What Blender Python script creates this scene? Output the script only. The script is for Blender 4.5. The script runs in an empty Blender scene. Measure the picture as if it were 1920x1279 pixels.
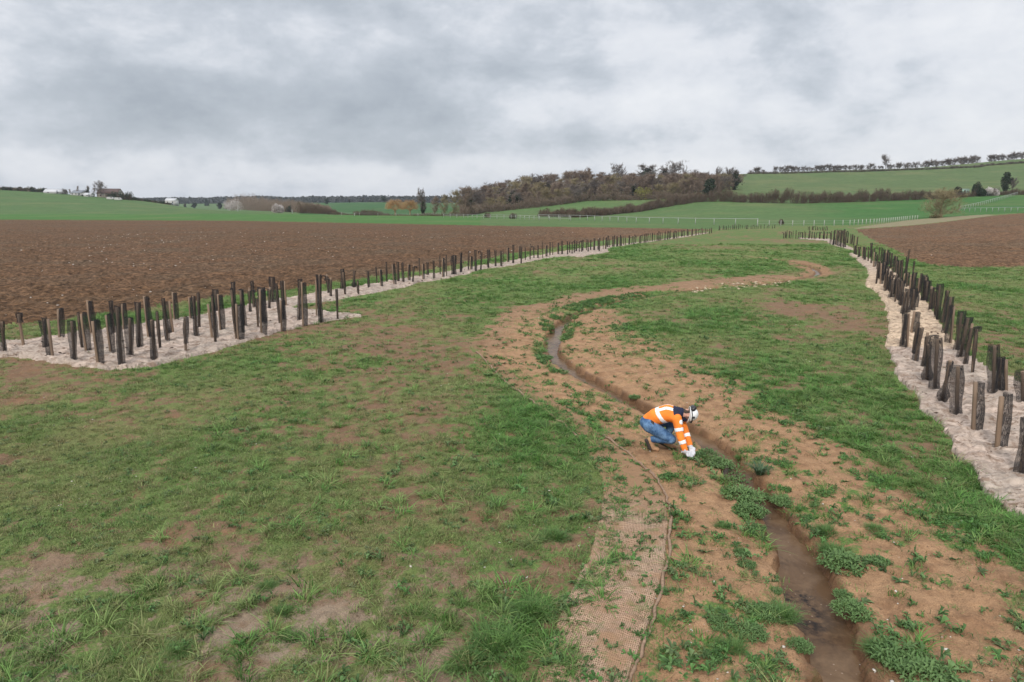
import bpy, bmesh, math, random
import numpy as np
from mathutils import Vector, Matrix
C = bpy.context
R = math.radians
random.seed(7); RNG = np.random.default_rng(7)

# ------------------------------------------------------------------ camera, sky, sun, exposure
H = 4.0; F = 1280.0; PITCH = math.atan((639.5-388)/F)
cam = bpy.data.cameras.new("camera"); cam.lens = 24; cam.sensor_width = 36
cam.clip_start = 0.1; cam.clip_end = 9000
camo = bpy.data.objects.new("camera", cam); C.scene.collection.objects.link(camo)
camo.location = (0, 0, H); camo.rotation_euler = (math.pi/2-PITCH, 0, 0)
C.scene.camera = camo
C.scene.view_settings.view_transform = 'Standard'; C.scene.view_settings.look = 'None'
C.scene.view_settings.exposure = 0.62; C.scene.view_settings.gamma = 1
C.scene.cycles.transparent_max_bounces = 24
C.scene.cycles.max_bounces = 5; C.scene.cycles.diffuse_bounces = 3; C.scene.cycles.volume_bounces = 0

SUN_EL, SUN_AZ = 42, 200      # azimuth clockwise from +Y
sun = bpy.data.lights.new("sun", 'SUN'); sun.energy = 1.5; sun.angle = R(14); sun.color = (1, 0.95, 0.88)
so = bpy.data.objects.new("sun", sun); C.scene.collection.objects.link(so)
so.rotation_euler = (R(90-SUN_EL), 0, R(180-SUN_AZ))

def ray(px, py):
    x = (px-960)/F; u = -(py-639.5)/F
    return np.array([x, math.cos(PITCH)+u*math.sin(PITCH), -math.sin(PITCH)+u*math.cos(PITCH)])

world = bpy.data.worlds.new("World"); C.scene.world = world; world.use_nodes = True
def build_sky():
    nt = world.node_tree; N = nt.nodes; L = nt.links
    for n in list(N): N.remove(n)
    def mth(op, a, b=None, c=None, clamp=False):
        n = N.new('ShaderNodeMath'); n.operation = op; n.use_clamp = clamp
        for i, v in enumerate((a, b, c)):
            if v is None: continue
            if isinstance(v, (int, float)): n.inputs[i].default_value = v
            else: L.new(v, n.inputs[i])
        return n.outputs[0]
    out = N.new('ShaderNodeOutputWorld'); tc = N.new('ShaderNodeTexCoord')
    sky = N.new('ShaderNodeTexSky'); sky.sky_type = 'NISHITA'; sky.sun_disc = False
    sky.sun_elevation = R(SUN_EL); sky.sun_rotation = R(SUN_AZ); sky.air_density = 1.2; sky.dust_density = 2
    sep = N.new('ShaderNodeSeparateXYZ'); L.new(tc.outputs['Generated'], sep.inputs[0])
    zz = mth('ADD', mth('MAXIMUM', sep.outputs[2], 0.0), 0.30)
    comb = N.new('ShaderNodeCombineXYZ')
    L.new(mth('DIVIDE', sep.outputs[0], zz), comb.inputs[0]); L.new(mth('DIVIDE', sep.outputs[1], zz), comb.inputs[1])
    def noise(scale, det, rough, off=(0, 0, 0), dist=0.0, sc=(1, 1, 1)):
        mp = N.new('ShaderNodeMapping'); mp.inputs['Location'].default_value = off; mp.inputs['Scale'].default_value = sc
        L.new(comb.outputs[0], mp.inputs[0])
        n = N.new('ShaderNodeTexNoise'); n.inputs['Scale'].default_value = scale; n.inputs['Detail'].default_value = det
        n.inputs['Roughness'].default_value = rough; n.inputs['Distortion'].default_value = dist
        L.new(mp.outputs[0], n.inputs['Vector']); return n.outputs['Fac']
    n1 = noise(1.05, 9, 0.50, (3.1, 7.7, 0), 0.4, (0.8, 1, 1))
    n2 = noise(3.6, 9, 0.60, (9.3, 1.2, 4), 0.3, (0.6, 1.0, 1))
    def dnoise(scale, sc, det, rough, loc, dist):
        mp = N.new('ShaderNodeMapping'); mp.inputs['Location'].default_value = loc; mp.inputs['Scale'].default_value = sc
        L.new(tc.outputs['Generated'], mp.inputs[0]); n = N.new('ShaderNodeTexNoise'); n.inputs['Scale'].default_value = scale; n.inputs['Detail'].default_value = det
        n.inputs['Roughness'].default_value = rough; n.inputs['Distortion'].default_value = dist; L.new(mp.outputs[0], n.inputs['Vector']); return n.outputs['Fac']
    n3 = dnoise(4.6, (1, 1, 1.9), 12, .58, (1.7, .4, 2.2), .15); n4 = dnoise(12, (1, 1, 1.8), 9, .66, (5, 2, 1), .15)
    # the layer's darker and brighter cloud banks, by direction
    v = mth('ADD', mth('MULTIPLY', mth('SUBTRACT', n1, 0.5), 0.45), mth('MULTIPLY', mth('SUBTRACT', n2, 0.5), 0.18))
    v = mth('ADD', v, mth('ADD', mth('MULTIPLY', mth('SUBTRACT', n3, 0.5), 1.45), mth('MULTIPLY', mth('SUBTRACT', n4, 0.5), 0.60)))
    for (px, py, rx, ry, amp) in SKY_BLOBS:
        d = ray(px, py); d = d/np.linalg.norm(d)
        sb = N.new('ShaderNodeVectorMath'); sb.operation = 'SUBTRACT'; L.new(tc.outputs['Generated'], sb.inputs[0]); sb.inputs[1].default_value = tuple(d)
        ml = N.new('ShaderNodeVectorMath'); ml.operation = 'MULTIPLY'; L.new(sb.outputs[0], ml.inputs[0]); ml.inputs[1].default_value = (F/rx, F/rx*0.6, F/ry)
        dt = N.new('ShaderNodeVectorMath'); dt.operation = 'DOT_PRODUCT'; L.new(ml.outputs[0], dt.inputs[0]); L.new(ml.outputs[0], dt.inputs[1])
        g = mth('POWER', 2.718, mth('MULTIPLY', dt.outputs['Value'], -1.0))
        v = mth('MULTIPLY_ADD', g, amp, v)
    ramp = N.new('ShaderNodeValToRGB'); L.new(mth('ADD', v, 0.5), ramp.inputs[0])
    e = ramp.color_ramp.elements
    cols = [(0.0, (.205, .227, .257)), (0.27, (.258, .280, .311)), (0.45, (.320, .340, .372)), (0.60, (.395, .408, .435)), (0.85, (.455, .462, .478))]
    e[0].position = cols[0][0]; e[0].color = (*cols[0][1], 1); e[1].position = cols[-1][0]; e[1].color = (*cols[-1][1], 1)
    for p, c in cols[1:-1]:
        q = e.new(p); q.color = (*c, 1)
    mx = N.new('ShaderNodeMix'); mx.data_type = 'RGBA'; mx.inputs['Factor'].default_value = 0.95
    sk = N.new('ShaderNodeMix'); sk.data_type = 'RGBA'; sk.blend_type = 'MULTIPLY'; sk.inputs['Factor'].default_value = 1
    L.new(sky.outputs[0], sk.inputs['A']); sk.inputs['B'].default_value = (.08, .08, .08, 1)
    L.new(sk.outputs['Result'], mx.inputs['A']); L.new(ramp.outputs[0], mx.inputs['B'])
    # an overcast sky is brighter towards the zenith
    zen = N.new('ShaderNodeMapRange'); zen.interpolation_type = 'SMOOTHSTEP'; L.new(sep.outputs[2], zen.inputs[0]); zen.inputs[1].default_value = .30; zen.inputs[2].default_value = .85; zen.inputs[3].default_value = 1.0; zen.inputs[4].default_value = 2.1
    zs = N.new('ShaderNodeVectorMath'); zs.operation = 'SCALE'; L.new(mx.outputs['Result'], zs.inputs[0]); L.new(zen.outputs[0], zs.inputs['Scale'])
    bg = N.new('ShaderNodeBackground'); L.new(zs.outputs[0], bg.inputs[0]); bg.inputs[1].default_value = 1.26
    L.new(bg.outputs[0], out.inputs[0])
SKY_BLOBS = [(420, 215, 420, 70, -.25), (120, 130, 330, 70, -.09), (700, 170, 260, 50, -.12), (1130, 262, 230, 26, -.26), (1000, 190, 120, 40, .16),
             (1650, 130, 480, 130, .13), (1250, 40, 260, 70, .08), (60, 300, 230, 32, .20), (450, 325, 400, 28, .12), (650, 300, 220, 18, -.05),
             (150, 15, 300, 50, .06), (1050, 315, 180, 16, .14), (560, 60, 240, 60, -.08), (1600, 300, 300, 30, .06)]
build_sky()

# ------------------------------------------------------------------ helpers
def tag(o, label=None, cat=None, group=None, kind=None):
    if label: o['label'] = label
    if cat: o['category'] = cat
    if group: o['group'] = group
    if kind: o['kind'] = kind
    return o
def link(o, parent=None):
    C.scene.collection.objects.link(o)
    if parent is not None: o.parent = parent
    return o
def empty(name, loc, rz=0.0):
    o = bpy.data.objects.new(name, None); o.empty_display_size = .1; o.location = loc; o.rotation_euler[2] = rz
    return link(o)
def mesh_np(name, V, Fq, mats=(), mi=None, smooth=False):
    """V (n,3), Fq list/array of faces of equal size, or list of such arrays"""
    me = bpy.data.meshes.new(name)
    V = np.asarray(V, dtype=np.float32)
    groups = Fq if isinstance(Fq, list) and len(Fq) and isinstance(Fq[0], np.ndarray) and Fq[0].ndim == 2 else [np.asarray(Fq)]
    groups = [g for g in groups if len(g)]
    me.vertices.add(len(V)); me.vertices.foreach_set('co', V.ravel())
    nl = sum(g.size for g in groups); nf = sum(len(g) for g in groups)
    me.loops.add(nl); me.polygons.add(nf)
    me.loops.foreach_set('vertex_index', np.concatenate([g.ravel() for g in groups]).astype(np.int32))
    tot = np.concatenate([np.full(len(g), g.shape[1]) for g in groups]).astype(np.int32)
    st = np.concatenate([[0], np.cumsum(tot)[:-1]]).astype(np.int32)
    me.polygons.foreach_set('loop_start', st); me.polygons.foreach_set('loop_total', tot)
    if smooth: me.polygons.foreach_set('use_smooth', np.ones(nf, dtype=bool))
    for m in mats: me.materials.append(m)
    if mi is not None: me.polygons.foreach_set('material_index', np.asarray(mi, dtype=np.int32))
    me.update(calc_edges=True); me.validate()
    return me
def obj(name, me, parent=None, loc=None, rot=None, scale=None):
    o = bpy.data.objects.new(name, me)
    if loc is not None: o.location = loc
    if rot is not None: o.rotation_euler = rot
    if scale is not None: o.scale = scale
    return link(o, parent)
def fattr(me, name, arr):
    a = me.attributes.new(name, 'FLOAT', 'POINT'); a.data.foreach_set('value', np.asarray(arr, dtype=np.float32))
def cattr(me, name, arr):
    a = me.attributes.new(name, 'FLOAT_VECTOR', 'POINT'); a.data.foreach_set('vector', np.asarray(arr, dtype=np.float32).ravel())

# noise
_T = np.random.default_rng(3).random((512, 512)).astype(np.float32)
def vnoise(x, y, s=0):
    x = np.asarray(x, dtype=np.float64)+s*37.13; y = np.asarray(y, dtype=np.float64)+s*91.7
    ix = np.floor(x).astype(np.int64); iy = np.floor(y).astype(np.int64)
    fx = (x-ix).astype(np.float32); fy = (y-iy).astype(np.float32)
    fx = fx*fx*(3-2*fx); fy = fy*fy*(3-2*fy)
    a = _T[ix & 511, iy & 511]; b = _T[(ix+1) & 511, iy & 511]; c = _T[ix & 511, (iy+1) & 511]; d = _T[(ix+1) & 511, (iy+1) & 511]
    return (a*(1-fx)+b*fx)*(1-fy)+(c*(1-fx)+d*fx)*fy
def fbm(x, y, oct=4, s=0, g=.5):
    t = 0; a = 1; w = 0
    for i in range(oct):
        t = t+a*vnoise(np.asarray(x)*2**i, np.asarray(y)*2**i, s+i*3.7); w += a; a *= g
    return t/w
def sstep(a, b, x):
    t = np.clip((x-a)/(b-a), 0, 1); return t*t*(3-2*t)

# ------------------------------------------------------------------ terrain: elevations by bearing and distance
TC = [-900, -300, 0, 250, 450, 700, 870, 1000, 1200, 1350, 1500, 1700, 1920, 2400, 3000]
TY = [60, 110, 170, 230, 300, 380, 450, 520, 700, 1000, 1800, 3600]
TZ = {-900: [0, 0, 0, .4, 3, 12, 20, 24, 24, 18, 12, 10], -300: [0, 0, 0, .3, 2, 9, 15, 19.5, 19, 14, 10, 10],
      0: [0, 0, 0, .2, 1.2, 5, 11, 16.5, 15, 8, 8, 10], 250: [0, 0, 0, .2, 1, 3.3, 6.2, 9.0, 8, 2, 13, 10],
      450: [0, 0, 0, .2, 1, 1.6, 1, 0, 0, 2, 13, 10], 700: [0, 0, 0, 0, .5, .5, 0, 0, 2.5, 10.5, 14, 10],
      870: [0, 0, 0, 0, .6, 1, 2, 3, 4, 8, 13, 10], 1000: [0, 0, 0, .2, 1.6, 6, 12, 16, 18, 14, 14, 10],
      1200: [0, 0, 0, .3, 2.2, 10, 17, 22, 26, 20, 14, 10], 1350: [0, 0, 0, .3, 4.0, 12, 20, 27, 28, 24, 14, 10],
      1500: [0, 0, 0, .4, 4.8, 12.5, 21, 29.6, 30, 26, 16, 10], 1700: [0, 0, .2, .9, 5.5, 14, 23, 32, 33, 28, 16, 10],
      1920: [0, .6, 1.8, 3.3, 7.8, 16, 27, 39, 41, 35, 20, 10], 2400: [0, 1.2, 3, 6, 12, 22, 36, 48, 50, 40, 20, 10],
      3000: [0, 1.5, 4, 8, 15, 26, 40, 52, 54, 44, 20, 10]}
def _pchip(xs, ys, x):
    xs = np.array(xs, float); ys = np.array(ys, float); h = np.diff(xs); d = np.diff(ys, axis=0)/(h[:, None] if ys.ndim > 1 else h)
    m = np.zeros_like(ys); a, b = d[:-1], d[1:]
    with np.errstate(all='ignore'):
        hm = np.where(a*b > 0, 2*a*b/(a+b), 0)
    m[1:-1] = np.nan_to_num(hm); m[0] = 0; m[-1] = 0
    i = np.clip(np.searchsorted(xs, x)-1, 0, len(xs)-2); t = np.clip((x-xs[i])/h[i], 0, 1); hh = h[i]
    if ys.ndim > 1: t = t[:, None]; hh = hh[:, None]
    return (2*t**3-3*t**2+1)*ys[i]+(t**3-2*t**2+t)*hh*m[i]+(-2*t**3+3*t**2)*ys[i+1]+(t**3-t**2)*hh*m[i+1]
_cx = np.linspace(-900, 3000, 400); _ly = np.linspace(math.log(60), math.log(3600), 300)
_tab = np.array([TZ[c] for c in TC], float)                       # cols x rows
_t2 = _pchip(TC, _tab, _cx)                                       # 400 x rows
TABLE = _pchip(TY, _t2.T, np.exp(_ly)).T                          # 400 x 300
def far_h(X, Y):
    Yc = np.maximum(Y, 60.0)
    px = 960+F*X/np.maximum(Y, 1)/0.98
    ci = np.clip((px+900)/3900*399, 0, 398.999); ri = np.clip((np.log(Yc)-_ly[0])/(_ly[-1]-_ly[0])*299, 0, 298.999)
    a = np.floor(ci).astype(int); b = np.floor(ri).astype(int); fa = ci-a; fb = ri-b
    z = (TABLE[a, b]*(1-fa)+TABLE[a+1, b]*fa)*(1-fb)+(TABLE[a, b+1]*(1-fa)+TABLE[a+1, b+1]*fa)*fb
    return np.where(Y < 60, 0, z)

def flat(px, py, z=0.0):
    d = ray(px, py); t = (H-z)/(-d[2]); return (d[0]*t, d[1]*t)
# stream: centre line (pixel read-off turned into ground points once) with half widths in metres
STREAM_PX = [(1395, 486), (1440, 490), (1480, 494), (1515, 502), (1533, 512), (1528, 519), (1500, 526), (1440, 536), (1370, 543), (1300, 549), (1230, 557),
             (1165, 569), (1110, 584), (1068, 600), (1046, 622), (1036, 645), (1035, 666), (1056, 688), (1095, 713), (1140, 738), (1190, 766),
             (1246, 792), (1298, 817), (1333, 840), (1363, 866), (1393, 905), (1432, 950), (1464, 1005), (1503, 1066), (1531, 1125), (1555, 1190),
             (1572, 1250), (1585, 1310), (1612, 1400), (1645, 1520)]
SP = np.array([flat(a, b, -.22) for a, b in STREAM_PX])
SW = np.interp(np.arange(len(SP)), [0, 4, 6, 12, 14, 16, 19, 22, 25, 28, 31, 33], [.06, .13, .10, .13, .20, .23, .20, .18, .19, .24, .28, .31])
def catmull(P, n=6):
    out = []; P = np.asarray(P)
    for i in range(len(P)-1):
        p0 = P[max(i-1, 0)]; p1 = P[i]; p2 = P[i+1]; p3 = P[min(i+2, len(P)-1)]
        for k in range(n):
            t = k/n; out.append(.5*((2*p1)+(-p0+p2)*t+(2*p0-5*p1+4*p2-p3)*t*t+(-p0+3*p1-3*p2+p3)*t**3))
    out.append(P[-1]); return np.array(out)
_s3 = catmull(np.column_stack([SP, SW]), 5); SP = _s3[:, :2]; SW = _s3[:, 2]
def stream_d(X, Y):
    """signed-ish distance outside the water's edge, and side (+1 = right of the flow towards the camera)"""
    X = np.asarray(X, float); Y = np.asarray(Y, float); best = np.full(X.shape, 99.0); side = np.zeros(X.shape); yy = np.zeros(X.shape)
    for i in range(len(SP)-1):
        a = SP[i]; b = SP[i+1]; ab = b-a; L2 = ab@ab
        t = np.clip(((X-a[0])*ab[0]+(Y-a[1])*ab[1])/L2, 0, 1)
        dx = X-a[0]-t*ab[0]; dy = Y-a[1]-t*ab[1]
        d = np.hypot(dx, dy)-(SW[i]*(1-t)+SW[i+1]*t)
        m = d < best
        best = np.where(m, d, best); side = np.where(m, np.sign(ab[0]*dy-ab[1]*dx), side)
    return best, side
def near_h(X, Y, detail=True):
    X = np.asarray(X, float); Y = np.asarray(Y, float)
    sh = X.shape; z = np.zeros(sh)
    m = (Y < 75) & (np.abs(X) < 60)
    x = X[m]; y = Y[m]; d, s = stream_d(x, y)
    fade = sstep(75, 40, y)
    un = (fbm(x*.35, y*.35, 3, 5)-.5)*.16*sstep(.3, 2.0, d)
    dd = d+(fbm(x*3.2, y*3.2, 4, 11)-.5)*.30+(fbm(x*.9, y*.9, 2, 17)-.5)*.22
    bank = -.34+.23*sstep(-.03, .06, dd)+.07*sstep(.08, .6, dd)+.04*sstep(.5, 2.2, dd)
    zz = bank+un*fade
    if detail:
        fd = sstep(40, 15, y)
        zz = zz+((fbm(x*7, y*7, 4, 23)-.5)*.075+(fbm(x*2.2, y*2.2, 2, 29)-.5)*.05)*fd*sstep(-.05, .15, dd)
    z[m] = zz*fade
    return z
def height(X, Y, detail=True):
    return near_h(X, Y, detail)+far_h(np.asarray(X, float), np.asarray(Y, float))
def hz(x, y): return float(height(np.array([x]), np.array([y]))[0])
def hits(P, lift=0.0):
    """pixels (read off the photograph) -> points on the terrain"""
    P = np.asarray(P, float); x = (P[:, 0]-960)/F; u = -(P[:, 1]-639.5)/F
    D = np.column_stack([x, math.cos(PITCH)+u*math.sin(PITCH), -math.sin(PITCH)+u*math.cos(PITCH)])
    Ys = np.concatenate([np.arange(4, 30, .08), np.geomspace(30, 2500, 900)])
    out = []
    for d in D:
        t = Ys/d[1]; zz = H+t*d[2]; g = height(t*d[0], Ys, False)
        k = np.where(zz <= g)[0]
        if len(k) == 0: out.append((t[-1]*d[0], Ys[-1], g[-1])); continue
        k = k[0]
        if k > 0:
            e0 = zz[k-1]-g[k-1]; e1 = zz[k]-g[k]; f = e0/(e0-e1); Y = Ys[k-1]+f*(Ys[k]-Ys[k-1])
        else: Y = Ys[0]
        X = Y/d[1]*d[0]; out.append((X, Y, hz(X, Y)))
    return np.array(out)
def hit(px, py): return hits([(px, py)])[0]
def inpoly(X, Y, P):
    P = np.asarray(P); ins = np.zeros(np.shape(X), bool); j = len(P)-1
    for i in range(len(P)):
        xi, yi = P[i][:2]; xj, yj = P[j][:2]
        c = ((yi > Y) != (yj > Y)) & (X < (xj-xi)*(Y-yi)/(yj-yi+1e-12)+xi)
        ins ^= c; j = i
    return ins

# ------------------------------------------------------------------ materials
class NB:
    def __init__(s, name):
        s.m = bpy.data.materials.new(name); s.m.use_nodes = True; s.nt = s.m.node_tree; s.N = s.nt.nodes; s.L = s.nt.links
        for n in list(s.N): s.N.remove(n)
        s.out = s.N.new('ShaderNodeOutputMaterial')
    def set(s, sock, v):
        if v is None: return
        if isinstance(v, bpy.types.NodeSocket): s.L.new(v, sock)
        elif isinstance(v, tuple) and len(v) == 3 and sock.type == 'RGBA': sock.default_value = (*v, 1)
        else: sock.default_value = v
    def n(s, t, **k):
        n = s.N.new(t)
        for a, b in k.items(): setattr(n, a, b)
        return n
    def math(s, op, a, b=None, c=None, clamp=False):
        n = s.n('ShaderNodeMath', operation=op, use_clamp=clamp)
        for i, v in enumerate((a, b, c)): s.set(n.inputs[i], v)
        return n.outputs[0]
    def co(s, which='Object', scale=None, rot=None):
        t = s.n('ShaderNodeTexCoord').outputs[which]
        if scale or rot:
            mp = s.n('ShaderNodeMapping'); s.L.new(t, mp.inputs[0])
            if scale: mp.inputs['Scale'].default_value = scale
            if rot: mp.inputs['Rotation'].default_value = rot
            t = mp.outputs[0]
        return t
    def pos(s, scale=None):
        t = s.n('ShaderNodeNewGeometry').outputs['Position']
        if scale:
            mp = s.n('ShaderNodeMapping'); s.L.new(t, mp.inputs[0]); mp.inputs['Scale'].default_value = scale; t = mp.outputs[0]
        return t
    def noise(s, vec, scale, det=3, rough=.5, out='Fac', dist=0):
        n = s.n('ShaderNodeTexNoise'); s.L.new(vec, n.inputs['Vector']); n.inputs['Scale'].default_value = scale
        n.inputs['Detail'].default_value = det; n.inputs['Roughness'].default_value = rough; n.inputs['Distortion'].default_value = dist
        return n.outputs[out]
    def vor(s, vec, scale, feat='F1', out='Distance'):
        n = s.n('ShaderNodeTexVoronoi', feature=feat); s.L.new(vec, n.inputs['Vector']); n.inputs['Scale'].default_value = scale; return n.outputs[out]
    def mr(s, v, a, b, c=0.0, d=1.0):
        n = s.n('ShaderNodeMapRange'); s.set(n.inputs[0], v)
        for i, q in enumerate((a, b, c, d)): s.set(n.inputs[i+1], q)
        return n.outputs[0]
    def mix(s, f, a, b, mode='MIX'):
        n = s.n('ShaderNodeMix', data_type='RGBA', blend_type=mode); s.set(n.inputs['Factor'], f); s.set(n.inputs['A'], a); s.set(n.inputs['B'], b)
        return n.outputs['Result']
    def attr(s, name, out='Fac', typ='GEOMETRY'):
        n = s.n('ShaderNodeAttribute', attribute_name=name, attribute_type=typ); return n.outputs[out]
    def scale(s, col, f):
        n = s.n('ShaderNodeVectorMath', operation='SCALE'); s.set(n.inputs[0], col); s.set(n.inputs['Scale'], f); return n.outputs[0]
    def bump(s, h, strength=.5, dist=.02, nrm=None):
        n = s.n('ShaderNodeBump'); s.L.new(h, n.inputs['Height']); n.inputs['Strength'].default_value = strength; n.inputs['Distance'].default_value = dist
        if nrm: s.L.new(nrm, n.inputs['Normal'])
        return n.outputs[0]
    def pbr(s, col, rough=.9, nrm=None, spec=.3, metal=0.0, **k):
        p = s.n('ShaderNodeBsdfPrincipled'); s.set(p.inputs['Base Color'], col); s.set(p.inputs['Roughness'], rough)
        p.inputs['Specular IOR Level'].default_value = spec; p.inputs['Metallic'].default_value = metal
        if nrm: s.L.new(nrm, p.inputs['Normal'])
        for a, b in k.items(): s.set(p.inputs[a.replace('_', ' ')], b)
        s.p = p; return p.outputs[0]
    def done(s, sh): s.L.new(sh, s.out.inputs['Surface']); return s.m
    def vdone(s, sh): s.L.new(sh, s.out.inputs['Volume']); return s.m

def simple(name, col, rough=.8, var=.12, scale=6, spec=.3, bump=0, metal=0.0):
    b = NB(name); v = b.co('Object'); n = b.noise(v, scale, 4)
    c = b.scale(col, b.mr(n, .3, .7, 1-var, 1+var))
    nr = b.bump(b.noise(v, scale*3, 4), bump, .01) if bump else None
    return b.done(b.pbr(c, rough, nr, spec, metal))

def m_meadow():
    b = NB('meadow_ground'); P = b.pos()
    fine = b.noise(P, 22, 4, .65); mid = b.noise(P, 3.1, 3, .6); tiny = b.noise(P, 75, 3, .6)
    bare = b.attr('bare')
    t = b.math('ADD', bare, b.math('MULTIPLY', b.math('SUBTRACT', fine, .5), 1.3))
    t = b.math('ADD', t, b.math('MULTIPLY', b.math('SUBTRACT', mid, .5), .7))
    t = b.mr(t, .36, .60)
    g = b.scale(b.attr('gcol', 'Vector'), b.mr(b.noise(P, 40, 3, .7), .3, .7, .70, 1.30))
    g = b.mix(b.mr(b.noise(P, 9, 4, .7), .50, .66, 0, .5), g, (.17, .165, .075))
    sc = b.scale(b.attr('scol', 'Vector'), b.mr(tiny, .3, .7, .72, 1.25))
    sc = b.scale(sc, b.mr(b.noise(P, 5.5, 5, .65), .3, .7, .80, 1.18))
    sc = b.mix(b.mr(b.noise(P, 1.6, 4, .6), .52, .66, 0, .55), sc, (.235, .125, .066))
    sc = b.mix(b.mr(b.noise(P, 2.7, 5, .7), .50, .66, 0, .6), sc, (.155, .082, .045))
    sc = b.mix(b.mr(b.noise(P, 14, 4, .75), .60, .68, 0, .7), sc, (.075, .048, .030))
    col = b.mix(t, g, sc)
    hgt = b.math('ADD', b.math('MULTIPLY', b.noise(P, 26, 5, .7), .7), b.math('MULTIPLY', tiny, .25))
    bed = b.attr('wet')
    col = b.mix(bed, col, (.13, .068, .036))
    return b.done(b.pbr(col, b.mr(bed, 0, 1, .95, .55), b.bump(hgt, .9, .045), .15))
def m_plough():
    b = NB('ploughed_earth'); P = b.pos()
    n1 = b.noise(P, 3.4, 6, .72); n2 = b.noise(P, .7, 5, .65); n3 = b.noise(P, .05, 3, .5); v = b.vor(P, 5.0)
    c = b.mix(b.mr(n2, .35, .65), (.102, .058, .031), (.155, .089, .049))
    c = b.mix(b.mr(n3, .40, .65, 0, .7), c, (.150, .084, .048))
    c = b.mix(b.mr(b.noise(P, .13, 4, .6), .46, .64, 0, .65), c, (.125, .088, .056))
    c = b.scale(c, b.mr(n1, .36, .66, .30, 1.55))
    c = b.scale(c, b.mr(b.noise(P, 1.1, 6, .8), .36, .62, .60, 1.32))
    hgt = b.math('ADD', b.math('MULTIPLY', n1, 1.0), b.math('MULTIPLY', v, .5))
    hgt = b.math('ADD', hgt, b.math('MULTIPLY', b.noise(P, .9, 5, .7), 1.2))
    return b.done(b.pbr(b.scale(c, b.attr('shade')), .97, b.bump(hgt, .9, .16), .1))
def m_field():
    b = NB('field_grass'); P = b.pos((1, .35, 1))
    c = b.scale(b.attr('gcol', 'Vector'), b.mr(b.noise(P, .55, 6, .7), .3, .7, .80, 1.20))
    c = b.mix(b.mr(b.noise(b.pos(), .035, 5, .6), .48, .68, 0, .35), c, (.17, .16, .075))
    c = b.scale(c, b.mr(b.noise(b.pos((.25, 1, 1)), .35, 5, .65), .3, .7, .86, 1.14))
    return b.done(b.pbr(c, .95, b.bump(b.noise(b.pos(), 1.7, 6, .7), .6, .12), .1))
def m_track():
    b = NB('pale_track'); P = b.pos()
    c = b.mix(b.mr(b.noise(P, .6, 5, .7), .35, .65), (.24, .19, .12), (.17, .165, .085))
    return b.done(b.pbr(b.scale(c, b.mr(b.noise(P, 3, 4, .7), .3, .7, .85, 1.15)), .95, None, .1))
def m_felt():
    b = NB('pale_fibre_felt'); P = b.pos()
    n = b.noise(P, 5, 6, .68); w = b.noise(b.pos((1, 2.2, 1)), 2.3, 5, .6, dist=.8)
    c = b.mix(b.mr(b.noise(P, .6, 3), .35, .65), (.46, .36, .295), (.38, .315, .26))
    c = b.mix(b.attr('tan'), c, (.54, .41, .29))
    c = b.scale(c, b.mr(n, .3, .7, .62, 1.25)); c = b.scale(c, b.mr(b.noise(b.pos((.45, 1.6, 1)), 3.0, 5, .7, dist=1.0), .35, .6, .72, 1.12))
    c = b.mix(b.mr(b.noise(P, 3.1, 6, .75), .53, .64, 0, .75), c, (.19, .125, .085))
    c = b.mix(b.mr(b.noise(b.pos((.5, 1.5, 1)), 6.5, 5, .7, dist=1.2), .55, .62, 0, .8), c, (.15, .10, .07))
    h = b.math('ADD', b.math('MULTIPLY', n, .6), w)
    return b.done(b.pbr(c, .95, b.bump(h, .9, .07), .1))
def m_coir():
    b = NB('woven_coir_net')
    u = b.attr('wu'); v = b.attr('wv')
    def saw(x, per): return b.math('SINE', b.math('MULTIPLY', x, 6.2832/per))
    nz = b.math('MULTIPLY', b.math('SUBTRACT', b.noise(b.pos(), 9, 3), .5), 1.5)
    a = saw(b.math('ADD', u, b.math('MULTIPLY', nz, .008)), .019); c = saw(b.math('ADD', v, b.math('MULTIPLY', nz, .012)), .024)
    hole = b.math('MULTIPLY', b.mr(a, -.05, .45), b.mr(c, -.15, .35))
    P = b.pos()
    th = b.mix(b.mr(b.noise(P, 1.7, 4, .6), .35, .65), (.32, .205, .135), (.38, .275, .195))
    th = b.scale(th, b.mr(b.noise(P, 60, 3), .3, .7, .8, 1.2))
    g = b.math('MAXIMUM', b.mr(b.noise(P, 2.6, 4, .65), .50, .62, 0, .75), b.attr('buried'))
    th = b.mix(g, th, (.27, .165, .095))
    col = b.mix(b.math('MULTIPLY', hole, b.math('SUBTRACT', 1.0, b.math('MULTIPLY', g, .85))), th, (.165, .098, .058))
    gm = b.mr(b.noise(P, 5, 5, .7), .56, .64, 0, .55); col = b.mix(gm, col, (.13, .15, .06))
    h = b.math('SUBTRACT', 1.0, hole)
    return b.done(b.pbr(col, .95, b.bump(h, .8, .012), .1))
def m_water():
    b = NB('muddy_water'); P = b.pos()
    w = b.noise(P, 2.2, 5, .62, dist=.6)
    c = b.mix(b.mr(w, .40, .62), (.095, .056, .031), (.155, .098, .057))
    dk = b.mr(b.noise(b.pos((1, .7, 1)), 1.25, 5, .7, dist=.6), .44, .54)
    dk = b.math('MULTIPLY', dk, b.mr(b.noise(P, 9, 4, .7), .36, .54))
    c = b.mix(b.math('MULTIPLY', dk, b.attr('algae')), c, (.018, .014, .012))
    peb = b.math('LESS_THAN', b.vor(P, 11), .10); c = b.mix(b.math('MULTIPLY', peb, .5), c, (.32, .24, .18))
    nr = b.bump(b.noise(b.pos((1.5, 1, 1)), 12, 4, .55, dist=.5), .35, .015)
    return b.done(b.pbr(c, .2, nr, .12, IOR=1.33))
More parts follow.
